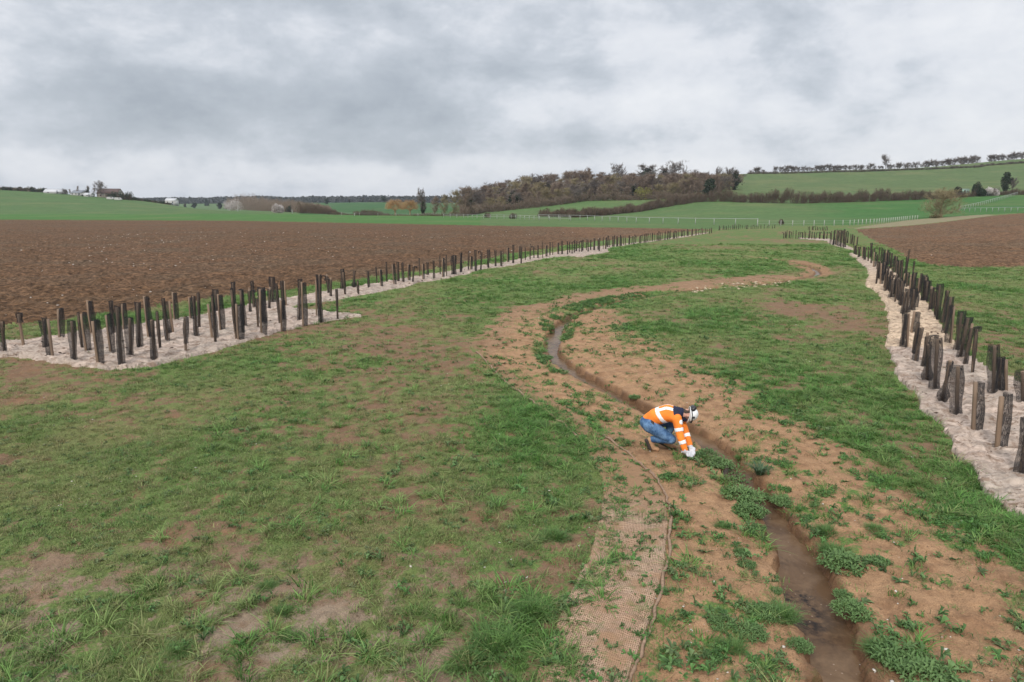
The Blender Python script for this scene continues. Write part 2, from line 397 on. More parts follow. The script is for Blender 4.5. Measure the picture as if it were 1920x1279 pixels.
def m_leaf(name, c1, c2, trans=.25, rough=.6):
    b = NB(name)
    r = b.n('ShaderNodeObjectInfo').outputs['Random']; at = b.attr('v')
    c = b.mix(b.math('MULTIPLY_ADD', at, .7, b.math('MULTIPLY', r, .3)), c1, c2)
    p = b.pbr(c, rough, None, .25); t = b.n('ShaderNodeBsdfTranslucent'); b.set(t.inputs[0], b.scale(c, 1.2))
    mx = b.n('ShaderNodeMixShader'); mx.inputs[0].default_value = trans; b.L.new(p, mx.inputs[1]); b.L.new(t.outputs[0], mx.inputs[2])
    return b.done(mx.outputs[0])
def m_tuft(name, dry, mid, lush):
    """blade colour from the clump's own age/vigour (instance attribute 'lush') and blade value 'v'"""
    b = NB(name); lu = b.attr('lush', 'Fac', 'INSTANCER'); at = b.attr('v'); r = b.attr('rnd', 'Fac', 'INSTANCER')
    c = b.mix(b.mr(lu, 0, .5), dry, mid); c = b.mix(b.mr(lu, .5, 1), c, lush)
    c = b.scale(c, b.math('MULTIPLY', b.mr(at, 0, 1, .50, 1.50), b.mr(r, 0, 1, .82, 1.18)))
    c = b.mix(b.mr(at, .92, .97, 0, .7), c, (.25, .22, .11))
    p = b.pbr(c, .6, None, .2); t = b.n('ShaderNodeBsdfTranslucent'); b.set(t.inputs[0], b.scale(c, 1.1))
    mx = b.n('ShaderNodeMixShader'); mx.inputs[0].default_value = .28; b.L.new(p, mx.inputs[1]); b.L.new(t.outputs[0], mx.inputs[2])
    return b.done(mx.outputs[0])
def m_net():
    b = NB('black_netting'); v = b.co('Object')
    sp = b.n('ShaderNodeSeparateXYZ'); b.L.new(v, sp.inputs[0])
    def ln(x, per, w): return b.math('GREATER_THAN', b.math('SINE', b.math('MULTIPLY', x, 6.2832/per)), w)
    g = b.math('MAXIMUM', ln(sp.outputs[2], .012, .35), ln(b.math('ADD', sp.outputs[0], sp.outputs[1]), .010, .45))
    fold = b.mr(b.noise(b.co('Object', (6, 6, .9)), 1.0, 1, .4), .40, .62)
    a = b.math('ADD', b.math('MULTIPLY', g, .68), b.math('MULTIPLY', fold, .34), clamp=True)
    p = b.pbr(b.mix(fold, (.034, .031, .032), (.015, .015, .017)), .8, None, .25)
    t = b.n('ShaderNodeBsdfTransparent'); mx = b.n('ShaderNodeMixShader'); b.L.new(a, mx.inputs[0]); b.L.new(t.outputs[0], mx.inputs[1]); b.L.new(p, mx.inputs[2])
    return b.done(mx.outputs[0])
def m_wood():
    b = NB('weathered_stake_wood'); v = b.co('Object', (30, 30, 2)); r = b.n('ShaderNodeObjectInfo').outputs['Random']
    c = b.mix(b.noise(v, 1.2, 4, .6), (.15, .105, .072), (.32, .22, .15)); c = b.mix(b.math('MULTIPLY', r, .5), c, (.13, .10, .08))
    return b.done(b.pbr(c, .85, None, .2))
def m_bark(name, a, c):
    b = NB(name); r = b.n('ShaderNodeObjectInfo').outputs['Random']
    return b.done(b.pbr(b.mix(r, a, c), .9, None, .1))
M_MEADOW, M_PLOUGH, M_FIELD, M_TRACK, M_FELT, M_COIR, M_WATER = m_meadow(), m_plough(), m_field(), m_track(), m_felt(), m_coir(), m_water()
M_NET, M_WOOD = m_net(), m_wood()

# ------------------------------------------------------------------ land: one sheet, split into meadow, fields, ploughed earth, track
def make_rows():
    ys = [3.6]
    while ys[-1] < 3500:
        y = ys[-1]; ys.append(y+float(np.clip(y*y*2.1e-4, .014, 2.6 if y < 330 else max(4.0, y*.012))))
    return np.array(ys)
ROWS = make_rows()
t_in = np.linspace(-.86, .86, 1180)
COLS = np.concatenate([np.linspace(-3, -.88, 60), t_in, np.linspace(.88, 3, 60)])
GX = (ROWS[:, None]+3.0)*COLS[None, :]; GY = np.repeat(ROWS[:, None], len(COLS), 1)
GZ = height(GX, GY)
nr_, nc_ = GX.shape
def wpoly(P): return hits(P)[:, :2]
PLOUGH_L = wpoly([(0, 612), (130, 598), (250, 582), (400, 560), (560, 541), (700, 520), (850, 498), (950, 478), (1100, 455), (1250, 438), (1338, 431),
                  (1240, 428.5), (1000, 425), (700, 419), (440, 414), (0, 412), (-300, 411), (-700, 411)])
PLOUGH_L = np.vstack([PLOUGH_L, [[-130, 24], [-40, 19]]])
PLOUGH_R = wpoly([(1602, 431), (1640, 428), (1740, 420), (1800, 413), (1860, 405), (1920, 400), (2200, 390), (2600, 430), (2400, 492), (2100, 496), (1920, 499), (1830, 503),
                  (1760, 499), (1720, 491), (1690, 476), (1660, 461), (1628, 446)])
TRACK = wpoly([(1598, 429.5), (1640, 427.5), (1740, 419.5), (1800, 412.5), (1865, 404), (1850, 402.5), (1790, 406), (1740, 410), (1700, 413), (1620, 424.5)])
wob = (fbm(GX*.8, GY*.8, 3, 41)-.5)*.7
cls = np.zeros(GX.shape, np.int8)
far = GY > 100
cls[inpoly(GX+wob, GY+wob, PLOUGH_L)] = 1
cls[inpoly(GX+wob, GY+wob, PLOUGH_R)] = 2
cls[inpoly(GX, GY, TRACK)] = 3
# where the meadow ends and the grass fields and hillsides begin
e = hits([(-300, 411), (0, 412), (440, 414), (700, 419), (1000, 425), (1240, 428), (1338, 430.5), (1440, 424), (1600, 422), (1700, 413), (1740, 409), (1860, 402), (1950, 399), (2300, 388)])
edge = np.interp(GX/GY, e[:, 0]/e[:, 1], e[:, 1])
cls[(cls == 0) & (GY > edge)] = 4
px_ = 960+F*GX/GY/.98
# --- attributes
D_, S_ = stream_d(np.where(GY < 75, GX, 1e3), np.where(GY < 75, GY, 1e3))
def blobf(X, Y, L):
    out = np.zeros(np.shape(X))
    for (px, py, rx, ry, a) in L:
        x, y = flat(px, py); x1, _ = flat(px+rx, py); _, y1 = flat(px, py-ry)
        out = out+a*np.exp(-(((X-x)/(x1-x))**2+((Y-y)/(y1-y))**2))
    return out
BARE_BLOBS = [(250, 1200, 170, 70, .17), (560, 1160, 130, 60, .14), (70, 1080, 90, 50, .15), (700, 640, 110, 50, .18), (790, 700, 120, 60, .20), (770, 900, 90, 80, .18),
              (1555, 595, 60, 30, .38), (1330, 463, 60, 5, .38), (1450, 450, 40, 3.5, .25), (1120, 495, 60, 10, .12), (1500, 455, 50, 3, .3), (1290, 560, 100, 9, .10),
              (1880, 1130, 90, 90, .25), (1680, 1090, 70, 60, .22), (920, 1060, 60, 60, .08), (60, 700, 160, 30, .20), (640, 610, 120, 14, .30), (780, 560, 90, 12, .22),
              (1400, 478, 100, 4, .16), (1560, 512, 40, 12, .15), (1200, 590, 70, 14, .2), (1700, 1230, 60, 40, .2),
              (1000, 800, 130, 90, -.22), (960, 1180, 120, 90, -.24), (1010, 960, 110, 70, -.12), (150, 880, 240, 70, -.18), (380, 720, 330, 40, -.12), (1650, 760, 170, 70, -.20), (1400, 620, 240, 60, -.15),
              (1820, 900, 120, 70, -.14), (1180, 578, 50, 9, -.35), (880, 470, 0.1, 1, 0), (1350, 500, 160, 8, -.12), (1250, 480, 300, 12, -.08), (1240, 520, 60, 5, -.1)]
PINK = wpoly([(900, 650), (912, 606), (958, 575), (1060, 553), (1150, 540), (1300, 526), (1430, 515), (1505, 519), (1440, 531), (1300, 543), (1200, 553), (1110, 570), (1020, 588), (965, 612), (945, 650)])
ORANGE = wpoly([(1470, 492), (1510, 489), (1550, 500), (1560, 515), (1548, 522), (1520, 512), (1490, 500)])
SOILR = wpoly([(1060, 640), (1130, 600), (1200, 585), (1190, 620), (1250, 650), (1330, 690), (1420, 740), (1500, 790), (1560, 850), (1600, 930), (1690, 1040), (1760, 1180), (1790, 1400), (1500, 1400),
               (1450, 1000), (1350, 850), (1200, 760), (1090, 690)])
def ground_fields(X, Y, d, s):
    """bareness 0..1, vigour of the grass 0..1, soil colour mixing weights"""
    w1 = fbm(X*.55, Y*.55, 4, 61); w2 = fbm(X*2.1, Y*2.1, 3, 67); w3 = fbm(X*.16, Y*.16, 3, 71)
    band = sstep(2.6, 1.0, d+(w1-.5)*1.6)*.62*sstep(34, 22, Y)+sstep(1.2, .3, d)*.35*sstep(22, 34, Y)
    x2 = X+(w1-.5)*1.0; y2 = Y+(w2-.5)*.5+(w1-.5)*.6
    sr = 0; pk = 0
    for k_ in range(7):
        a_ = k_*.9; r_ = .22+.20*(k_ % 3); fy_ = np.clip(Y/12, 1, 4)
        sr = sr+inpoly(x2+r_*2.2*math.cos(a_), y2+r_*2.2*math.sin(a_)*fy_, SOILR)/7*.60
        pk = pk+inpoly(X+(w2-.5)*1.0+r_*math.cos(a_), Y+(w1-.5)*1.5+r_*1.6*math.sin(a_), PINK)/7
    og = inpoly(X+(w2-.5)*.3, Y, ORANGE).astype(float)
    base = .42+.07*sstep(9, 6, Y)-.13*sstep(18, 38, Y)
    bl = blobf(X, Y, BARE_BLOBS)
    bare = np.maximum(np.maximum(base, np.maximum(band, sr)+.18), pk*.98)
    bare = np.maximum(bare, og*.75)+bl*.75+(w1-.5)*.70+(w2-.5)*.70+(w3-.5)*.35+(fbm(X*6, Y*6, 2, 73)-.5)*.75*sstep(40, 15, Y)
    lushn = .60+.12*sstep(14, 30, Y)-.9*bl+(fbm(X*.4, Y*.4, 3, 83)-.5)*1.3-.12*sstep(26, 14, Y)*sstep(-1, 3, -X)
    return np.clip(bare, 0, 1), np.clip(lushn, 0, 1), pk, np.maximum(band/.62, sr/.6), og
near = GY < 140
bare = np.full(GX.shape, .25); lush = np.full(GX.shape, .6); pk = np.zeros(GX.shape); sb = np.zeros(GX.shape); og = np.zeros(GX.shape)
bare[near], lush[near], pk[near], sb[near], og[near] = ground_fields(GX[near], GY[near], D_[near], S_[near])
dry = np.array([.165, .160, .066]); grn = np.array([.090, .168, .043])
gcol = dry+(grn-dry)*lush[..., None]
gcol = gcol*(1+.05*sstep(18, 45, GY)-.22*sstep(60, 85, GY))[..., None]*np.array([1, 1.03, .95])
scol = np.array([.195, .122, .074])+(np.array([.345, .207, .114])-np.array([.195, .122, .074]))*np.clip(sb, 0, 1)[..., None]
k = sstep(8.5, 5.5, GY)*sstep(0.5, -1.5, GX); scol = scol*(1-k[..., None])+np.array([.27, .205, .145])*k[..., None]
scol = scol*(1-pk[..., None]*.8)+np.array([.29, .180, .105])*pk[..., None]*.8
scol = scol*(1-og[..., None]*.6)+np.array([.27, .16, .085])*og[..., None]*.6
# field colours by place
F4 = cls == 4
bright = np.array([.115, .215, .062]); pale = np.array([.155, .215, .088]); deep = np.array([.065, .15, .05]); olive = np.array([.165, .195, .088]); mid = np.array([.150, .205, .082])
fc = np.zeros(GX.shape+(3,)); fc[:] = mid
stripe_end = np.interp(px_, [-300, 440, 700, 900], [290, 300, 300, 300])
fc[(px_ < 900) & (GY < stripe_end)] = bright
fc[(px_ < 560) & (GY >= stripe_end)] = pale*.93
fc[(px_ >= 560) & (px_ < 900) & (GY >= stripe_end)] = deep
kk = sstep(880, 1100, px_)*sstep(1560, 1480, px_)
fc[(px_ > 900)] = mid
m = (px_ > 900) & (GY < 330); k2 = sstep(1450, 1650, px_)[m][:, None]
fc[m] = mid*(1-k2)+np.array([.09, .19, .055])*k2
fc[(px_ > 1330) & (GY >= 340)] = olive
fc[(px_ <= 1330) & (px_ > 900) & (GY >= 320)] = mid*1.05
wf = hits([(866, 404), (905, 398), (950, 393), (1000, 388), (1050, 382), (1100, 375), (1200, 373), (1260, 372), (1330, 371), (1350, 362), (1400, 330)])
wy = np.interp(GX/GY, wf[:, 0]/wf[:, 1], wf[:, 1]); fc[(px_ > 862) & (px_ < 1398+60*(fbm(GY*.05, GX*.05, 2, 4)-.5)) & (GY > wy+2)] = np.array([.095, .070, .045])
gcol[F4] = (fc*np.array([.50, .62, .52]))[F4]
wet = np.clip(sstep(.13, -.01, D_), 0, 1)*.8*near
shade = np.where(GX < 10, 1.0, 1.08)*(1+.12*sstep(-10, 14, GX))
# clods in the ploughed land, roughness in the fields
pm = (cls == 1) | (cls == 2)
pmn = pm & (GY < 130)
GZ[pmn] += ((fbm(GX[pmn]*2.6, GY[pmn]*2.6, 4, 91, .6)-.5)*.30+(fbm(GX[pmn]*.6, GY[pmn]*.6, 3, 97)-.5)*.30)
IDX = np.arange(nr_*nc_).reshape(nr_, nc_)
fcls = cls[:-1, :-1]
ALL_F = np.stack([IDX[:-1, :-1], IDX[:-1, 1:], IDX[1:, 1:], IDX[1:, :-1]], -1)
def subset(name, fmask, mat, zoff=None, smooth=True, extra=()):
    f = ALL_F[fmask]; used, inv = np.unique(f, return_inverse=True); inv = inv.reshape(f.shape)
    Z = (GZ if zoff is None else zoff).ravel()[used]
    V = np.column_stack([GX.ravel()[used], GY.ravel()[used], Z])
    me = mesh_np(name, V, inv, [mat], smooth=smooth)
    for nm, arr in extra:
        if arr.ndim == 3: cattr(me, nm, arr.reshape(-1, 3)[used])
        else: fattr(me, nm, arr.ravel()[used])
    return obj(name, me)
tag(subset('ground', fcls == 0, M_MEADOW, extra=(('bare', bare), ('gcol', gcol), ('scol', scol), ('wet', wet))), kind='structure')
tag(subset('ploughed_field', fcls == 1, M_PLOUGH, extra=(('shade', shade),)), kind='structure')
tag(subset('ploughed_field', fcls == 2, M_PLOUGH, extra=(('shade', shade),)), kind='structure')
tag(subset('track', fcls == 3, M_TRACK), kind='structure')
near4 = GY[:-1, :-1] < 330
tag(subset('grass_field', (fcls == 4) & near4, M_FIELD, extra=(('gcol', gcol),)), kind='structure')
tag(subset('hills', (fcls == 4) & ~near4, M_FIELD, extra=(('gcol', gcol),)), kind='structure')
# water
wz = np.full(GX.shape, -.245)*sstep(75, 40, GY)
alg = np.clip(blobf(GX, GY, [(1490, 1090, 45, 60, 1.5), (1440, 985, 40, 35, 1.0), (1520, 1180, 20, 30, .7), (1400, 925, 30, 20, .7), (1110, 725, 40, 12, .6)]), 0, 1)
tag(subset('stream_water', (D_[:-1, :-1] < .16) & (GY[:-1, :-1] < 60), M_WATER, wz, extra=(('algae', alg),)), kind='structure')

# ------------------------------------------------------------------ felt mats and coir nets laid on the ground
def mat_sheet(name, P, mat, lift, wr, label, cat, seed, edge_noise=.25, extra=None, tan=None, keep=None):
    W = wpoly(P); x0, y0 = W.min(0)-1; x1, y1 = W.max(0)+1
    box = (GX > x0) & (GX < x1) & (GY > y0) & (GY < y1)
    ins = np.zeros(GX.shape, bool)
    X = GX[box]; Y = GY[box]
    n = (fbm(X*1.3, Y*1.3, 3, seed)-.5)*edge_noise*2; n2 = (fbm(X*1.3+50, Y*1.3, 3, seed)-.5)*edge_noise*2
    ins[box] = inpoly(X+n, Y+n2, W)
    fm = ins[:-1, :-1] & ins[1:, :-1] & ins[:-1, 1:] & ins[1:, 1:]
    cnt = np.zeros(GX.shape, int)
    for a, b2 in ((0, 0), (1, 0), (0, 1), (1, 1)): cnt[a:nr_-1+a, b2:nc_-1+b2] += fm
    Zz = GZ.copy(); zb = GZ[box]
    rd = 1-np.abs(2*fbm(X*1.3+Y*.9, Y*4.2-X*.8, 4, seed+1)-1); rd2 = fbm(X*7, Y*7, 3, seed+2)-.5
    Zz[box] = zb+lift+wr*(rd**4)*1.2+wr*.5*rd2
    eb = (cnt > 0) & (cnt < 4); Zz[eb] = GZ[eb]-.004
    ex = []
    if tan is not None: ex.append(('tan', tan))
    if extra: ex += extra
    o = subset(name, fm, mat, Zz, extra=ex)
    return tag(o, label, cat), (box, Zz, ins)
tanl = np.zeros(GX.shape); tanr = np.zeros(GX.shape)
rr = hits([(1640, 520), (1665, 655)]); tanr = sstep(rr[1, 1]-.3, rr[1, 1]+.5, GY)*(1-.6*sstep(rr[0, 1], rr[0, 1]+6, GY))
MAT_L = [(-150, 665), (0, 672), (60, 672), (130, 688), (200, 696), (290, 689), (400, 660), (500, 632), (600, 606), (652, 597), (690, 594), (650, 590), (600, 583), (560, 580), (545, 577), (575, 570), (625, 565),
         (662, 557), (705, 550), (760, 540), (790, 530), (825, 526), (877, 515), (900, 507), (975, 496), (1025, 485), (1062, 481), (1090, 483), (1146, 473), (1138, 467), (1200, 457), (1287, 445), (1335, 437),
         (1330, 434.5), (1225, 450), (1100, 464), (1025, 475), (950, 490), (875, 502), (790, 517), (700, 532), (615, 545), (540, 560), (450, 575), (361, 595), (262, 608), (164, 622), (82, 633), (0, 644), (-150, 655)]
_, ML = mat_sheet('mulch_mat', MAT_L, M_FELT, .035, .075, 'long crinkled pale fibre mat under the left row of tree guards beside the ploughed field', 'mulch mat', 120, .15, tan=tanl)
MAT_R = [(1588, 476), (1622, 502), (1627, 515), (1619, 532), (1642, 550), (1657, 572), (1667, 610), (1657, 650), (1670, 665), (1680, 715), (1714, 743), (1718, 769), (1758, 797), (1772, 821), (1784, 842), (1808, 870),
         (1835, 880), (1840, 896), (1866, 933), (1901, 961), (1930, 970), (2080, 1060), (2120, 900), (1990, 760), (1920, 722), (1852, 695), (1840, 682), (1778, 632), (1760, 600), (1740, 566), (1700, 532), (1664, 500), (1628, 484), (1596, 474)]
_, MR = mat_sheet('mulch_mat', MAT_R, M_FELT, .035, .085, 'broad crinkled pale fibre mat along the right edge with tree guards on it', 'mulch mat', 140, .15, tan=tanr)
MAT_F = [(1462, 447.5), (1500, 448.5), (1548, 452), (1556, 459), (1598, 470.5), (1604, 467), (1580, 455), (1555, 447), (1500, 445)]
_, MF = mat_sheet('mulch_mat', MAT_F, M_FELT, .03, .05, 'small far pale fibre mat under the clump of guards at the right row\'s far end', 'mulch mat', 160, .1, tan=tanl)
# coir net: coordinates run along and across the strip
COIR = [(985, 1330), (1005, 1262), (1058, 1130), (1105, 1040), (1128, 960), (1128, 900), (1080, 815), (1010, 765), (960, 728), (925, 695), (893, 659), (902, 657), (950, 690), (1000, 728), (1060, 762), (1130, 815),
        (1180, 855), (1225, 895), (1250, 935), (1256, 980), (1246, 1070), (1215, 1180), (1175, 1279), (1150, 1340)]
cl = np.array([flat(a, b) for a, b in [(1070, 1400), (1085, 1300), (1130, 1180), (1175, 1075), (1192, 980), (1180, 915), (1120, 845), (1060, 790), (990, 735), (930, 690), (895, 658)]]); cl = catmull(cl, 6)
cs = np.concatenate([[0], np.cumsum(np.hypot(*np.diff(cl, axis=0).T))])
wu = np.zeros(GX.shape); wv = np.zeros(GX.shape); bx = (GY < 20) & (GY > 3) & (np.abs(GX) < 6)
best = np.full(bx.sum(), 99.0); u_ = np.zeros(bx.sum()); v_ = np.zeros(bx.sum()); X = GX[bx]; Y = GY[bx]
for i in range(len(cl)-1):
    ab = cl[i+1]-cl[i]; L2 = ab@ab; t = np.clip(((X-cl[i, 0])*ab[0]+(Y-cl[i, 1])*ab[1])/L2, 0, 1)
    dx = X-cl[i, 0]-t*ab[0]; dy = Y-cl[i, 1]-t*ab[1]; d = np.hypot(dx, dy); mm = d < best
    best = np.where(mm, d, best); v_ = np.where(mm, cs[i]+t*math.sqrt(L2), v_); u_ = np.where(mm, d*np.sign(ab[0]*dy-ab[1]*dx), u_)
wu[bx] = u_; wv[bx] = v_
_, MC = mat_sheet('erosion_net', COIR, M_COIR, .012, .02, 'tan woven coir net laid along the left bank of the stream', 'erosion net', 170, .03, extra=[('wu', wu), ('wv', wv), ('buried', sstep(8.0, 9.6, GY))])
def tube(P, r, sides=5, caps=True):
    P = np.asarray(P, float); n = len(P); r = np.broadcast_to(r, n)
    T = np.gradient(P, axis=0); T /= np.linalg.norm(T, axis=1)[:, None]+1e-9
    up = np.array([0, 0, 1.0]) if abs(T[0, 2]) < .9 else np.array([1.0, 0, 0])
    A = np.cross(T, up); A /= np.linalg.norm(A, axis=1)[:, None]+1e-9; B = np.cross(T, A)
    th = np.arange(sides)*2*math.pi/sides
    V = (P[:, None, :]+r[:, None, None]*(np.cos(th)[None, :, None]*A[:, None, :]+np.sin(th)[None, :, None]*B[:, None, :])).reshape(-1, 3)
    i = np.arange(n-1)[:, None]*sides; j = np.arange(sides)[None, :]; j2 = (j+1) % sides
    Fq = np.stack([i+j, i+j2, i+sides+j2, i+sides+j], -1).reshape(-1, 4)
    return V, Fq
M_ROPE = simple('coir_hem', (.25, .165, .11), .95, .25, 30)
rp = catmull(hits([(1130, 815), (1180, 853), (1225, 893), (1250, 933), (1257, 980), (1248, 1070), (1218, 1180), (1176, 1285)])[:, :2], 10)
rp = np.column_stack([rp, [hz(a, b)+.022 for a, b in rp]]); rp[:, :2] += (np.random.default_rng(5).random((len(rp), 2))-.5)*.04; rp[:, 2] += (fbm(rp[:, 0]*5, rp[:, 1]*5, 2, 9)-.6)*.05
V, Fq = tube(rp, .012+.014*np.random.default_rng(8).random(len(rp)), 6)
_c = [o for o in C.scene.collection.objects if o.name == 'erosion_net'][0]
obj('hem', mesh_np('hem', V, Fq, [M_ROPE], smooth=True), _c)
rp = catmull(hits([(893, 659), (925, 694), (960, 727), (1010, 762), (1060, 800), (1085, 822)])[:, :2], 8)
rp = np.column_stack([rp, [hz(a, b)+.02 for a, b in rp]]); rp[:, :2] += (np.random.default_rng(6).random((len(rp), 2))-.5)*.03
V, Fq = tube(rp, .022, 6); obj('hem', mesh_np('hem', V, Fq, [M_ROPE], smooth=True), _c)

# ------------------------------------------------------------------ tree guards: wooden stake + black net sleeve
def stake_mesh(i):
    r = np.random.default_rng(200+i); hs = .024
    zs = np.array([-.12, .0, .35, .7, 1.0]); off = np.cumsum((r.random((5, 2))-.5)*.008, axis=0)
    V = []
    for k, z in enumerate(zs):
        s = hs*(1-.06*k/4)
        for a, b in ((-1, -1), (1, -1), (1, 1), (-1, 1)): V.append((a*s+off[k, 0], b*s*.85+off[k, 1], z+(r.random()-.5)*.012*(k == 4)))
    Fs = [[4*k+j, 4*k+(j+1) % 4, 4*k+4+(j+1) % 4, 4*k+4+j] for k in range(4) for j in range(4)]+[[16, 17, 18, 19]]
    return mesh_np('stake', V, np.array(Fs), [M_WOOD])
def sleeve_mesh(i, cx, w, d, z0=.02, z1=1.03, flop=0.0, twist=.3, bag=0.0, pinch=0.0, lean=0.0):
    r = np.random.default_rng(300+i); n = 26; m = 20; V = []
    for k in range(n+1):
        t = k/n; z = z0+(z1-z0)*t; ww = w*(1+.16*math.sin(7*t+r.random()*.4+i)); dd = d*(1+.2*math.sin(5*t+i))
        if pinch: ww *= 1-pinch*math.exp(-((t-.55)/.22)**2)
        if bag: ww *= 1+bag*math.exp(-((t-.18)/.15)**2); dd *= 1+bag*math.exp(-((t-.18)/.15)**2)
        x0 = cx+lean*t
        if flop and t > .82:
            q = (t-.82)/.18; a = q*2.6
            x0 += flop*.16*math.sin(min(a, 1.57))+flop*.02*q; z = z0+(z1-z0)*.82+.06*math.sin(a)-.10*max(0, q-.55)*2; ww *= 1-.35*q
        for j in range(m):
            th = 2*math.pi*j/m+twist*t
            wr = 1+.06*math.sin(3*th+2*t+i)
            V.append((x0+ww/2*math.copysign(abs(math.cos(th))**.8, math.cos(th))*wr, dd/2*math.sin(th)*wr, z+.012*math.sin(2*th+i)*(k == n)))
    Fs = [[m*k+j, m*k+(j+1) % m, m*k+m+(j+1) % m, m*k+m+j] for k in range(n) for j in range(m)]
    return mesh_np('net_sleeve', V, np.array(Fs), [M_NET], smooth=True)
STK = [stake_mesh(i) for i in range(4)]
SLV = {'wrap': [sleeve_mesh(0, .01, .15, .10), sleeve_mesh(1, -.01, .13, .11, z1=1.0, twist=.8)],
       'wide': [sleeve_mesh(2, .01, .20, .10, z1=1.05), sleeve_mesh(3, -.02, .22, .11, z1=1.02, twist=.6)],
       'right': [sleeve_mesh(4, .085, .12, .09, z1=1.04), sleeve_mesh(5, .08, .13, .10, z1=.98)],
       'left': [sleeve_mesh(6, -.085, .12, .09, z1=1.04), sleeve_mesh(7, -.075, .13, .10, z1=1.0)],
       'flop': [sleeve_mesh(8, .01, .11, .08, z1=1.08, flop=1), sleeve_mesh(9, -.01, .10, .08, z1=1.08, flop=-1)],
       'thin': [sleeve_mesh(10, .0, .075, .065, z1=1.02, twist=1.2), sleeve_mesh(11, .01, .085, .07, z1=1.03, twist=1)],
       'bag': [sleeve_mesh(12, .01, .10, .09, z1=1.0, bag=.9), sleeve_mesh(13, .0, .10, .08, z1=.98, bag=.8, pinch=.4)],
       'cap': [sleeve_mesh(14, .02, .15, .12, z0=.72, z1=1.03), sleeve_mesh(15, .02, .14, .11, z0=.75, z1=1.04)],
       'slip': [sleeve_mesh(16, .015, .11, .09, z0=.28, z1=1.0, lean=.02), sleeve_mesh(17, .03, .16, .10, z0=.22, z1=.62)]}
STYLE_TXT = {'wrap': 'dark net wrapped round its stake', 'wide': 'wide loose black net sleeve', 'right': 'bare stake left of black net', 'left': 'bare stake right of black net',
             'flop': 'black net top drooping over', 'thin': 'net twisted thin round the stake', 'bag': 'black net bulging low down', 'cap': 'bare stake with net at the top', 'slip': 'net ridden up off the ground'}
FIRST = {}
NG = [0]
def guard(bx, by, ty, style, label, group, tx=None, ws=1.0):
    p = hit(bx, by); d = ray(tx if tx is not None else bx, ty)
    t = p[1]/d[1]; h = H+t*d[2]-p[2]; h = min(max(h, .45), 1.75)
    zoff = 0.0
    rr = random.Random(int(bx*13+by*7)); i = rr.randrange(2); key = (style, i)
    e = bpy.data.objects.new('tree_guard', None); e.empty_display_size = .1; link(e)
    e.location = (p[0], p[1], p[2]); hh = h
    dxw = (t*d[0]-p[0]) if tx is not None else 0.0
    e.rotation_euler = (rr.uniform(-.035, .035), math.atan2(dxw, hh)*.9 if tx is not None else rr.uniform(-.05, .05), rr.uniform(-.35, .35) if style not in ('wrap', 'thin') else rr.uniform(-1.5, 1.5))
    w = rr.uniform(.88, 1.15)*ws
    e.scale = (w, w, hh)
    s = obj('stake', STK[rr.randrange(4)], e); n = obj('net_sleeve', SLV[style][i], e)
    tag(e, label, 'tree guard', group); NG[0] += 1
    return e
# --- left mat, near cluster: (base x, base y, top x, top y, style) in photograph pixels
def z(ox, oy, s, L): return [(ox+a*s, oy+b*s, ox+c*s, oy+d*s, st) for a, b, c, d, st in L]
W_, X_, R_, L_, F_, T_, B_, C_, S_2 = 'wrap', 'wide', 'right', 'left', 'flop', 'thin', 'bag', 'cap', 'slip'
LN = z(0, 480, .1877, [(45, 978, 15, 660, W_), (238, 910, 190, 580, C_), (465, 930, 425, 640, W_), (528, 1025, 480, 630, L_), (595, 845, 583, 530, R_), (750, 1065, 735, 650, X_), (860, 960, 805, 580, R_),
    (820, 930, 775, 575, T_), (985, 1105, 940, 650, R_), (915, 790, 880, 440, R_), (1110, 985, 1075, 590, R_), (1145, 800, 1090, 460, W_), (1215, 1105, 1185, 510, W_), (1235, 740, 1220, 480, R_),
    (1310, 1030, 1300, 620, X_), (1395, 930, 1380, 470, W_), (1485, 830, 1440, 400, R_), (1550, 1050, 1497, 640, W_), (1605, 960, 1565, 560, T_), (1680, 870, 1660, 430, W_), (1730, 785, 1690, 450, L_),
    (1745, 650, 1735, 360, R_), (1855, 975, 1840, 610, 'slip'), (1905, 650, 1893, 410, R_)])
LN += z(330, 480, .1877, [(210, 815, 180, 400, W_), (235, 740, 215, 375, T_), (365, 840, 320, 480, R_), (395, 890, 365, 400, T_), (450, 765, 435, 380, R_), (410, 560, 385, 345, X_), (622, 850, 598, 480, R_),
    (605, 840, 552, 340, T_), (592, 640, 570, 270, W_), (665, 780, 650, 345, T_), (685, 720, 665, 345, W_), (740, 580, 728, 325, F_), (785, 530, 755, 260, W_), (820, 735, 815, 430, T_), (855, 800, 835, 330, R_),
    (870, 690, 845, 330, X_), (935, 540, 935, 310, F_), (970, 480, 955, 220, X_), (1040, 690, 1030, 280, T_), (1055, 755, 1045, 440, R_), (1075, 660, 1065, 250, W_), (1103, 510, 1080, 250, L_), (1232, 660, 1235, 245, W_), (1270, 705, 1256, 260, R_), (1405, 620, 1400, 240, R_),
    (1450, 665, 1428, 185, W_), (1615, 635, 1600, 335, T_), (1530, 385, 1505, 180, F_), (1550, 415, 1545, 215, F_), (1660, 350, 1660, 135, W_), (1690, 400, 1675, 160, T_), (1775, 325, 1780, 150, B_),
    (1820, 390, 1815, 250, T_)])
LN.sort()
for k, (bx, by, tx, ty, st) in enumerate(LN):
    nb = ['leftmost', 'second from the left', 'third from the left'][k] if k < 3 else None
    where = 'front edge' if by > np.interp(bx, [0, 200, 400, 650], [660, 672, 640, 590]) else ('back edge' if by < np.interp(bx, [0, 164, 361, 469, 615, 680], [655, 642, 612, 590, 560, 555]) else 'middle')
    lab = f"guard: {STYLE_TXT[st]}; {nb or 'no. %d from left' % (k+1)}, left mat {where}"
    guard(bx, by, ty, st, lab, 'tree guards on the left fibre mat', tx, 1.2)
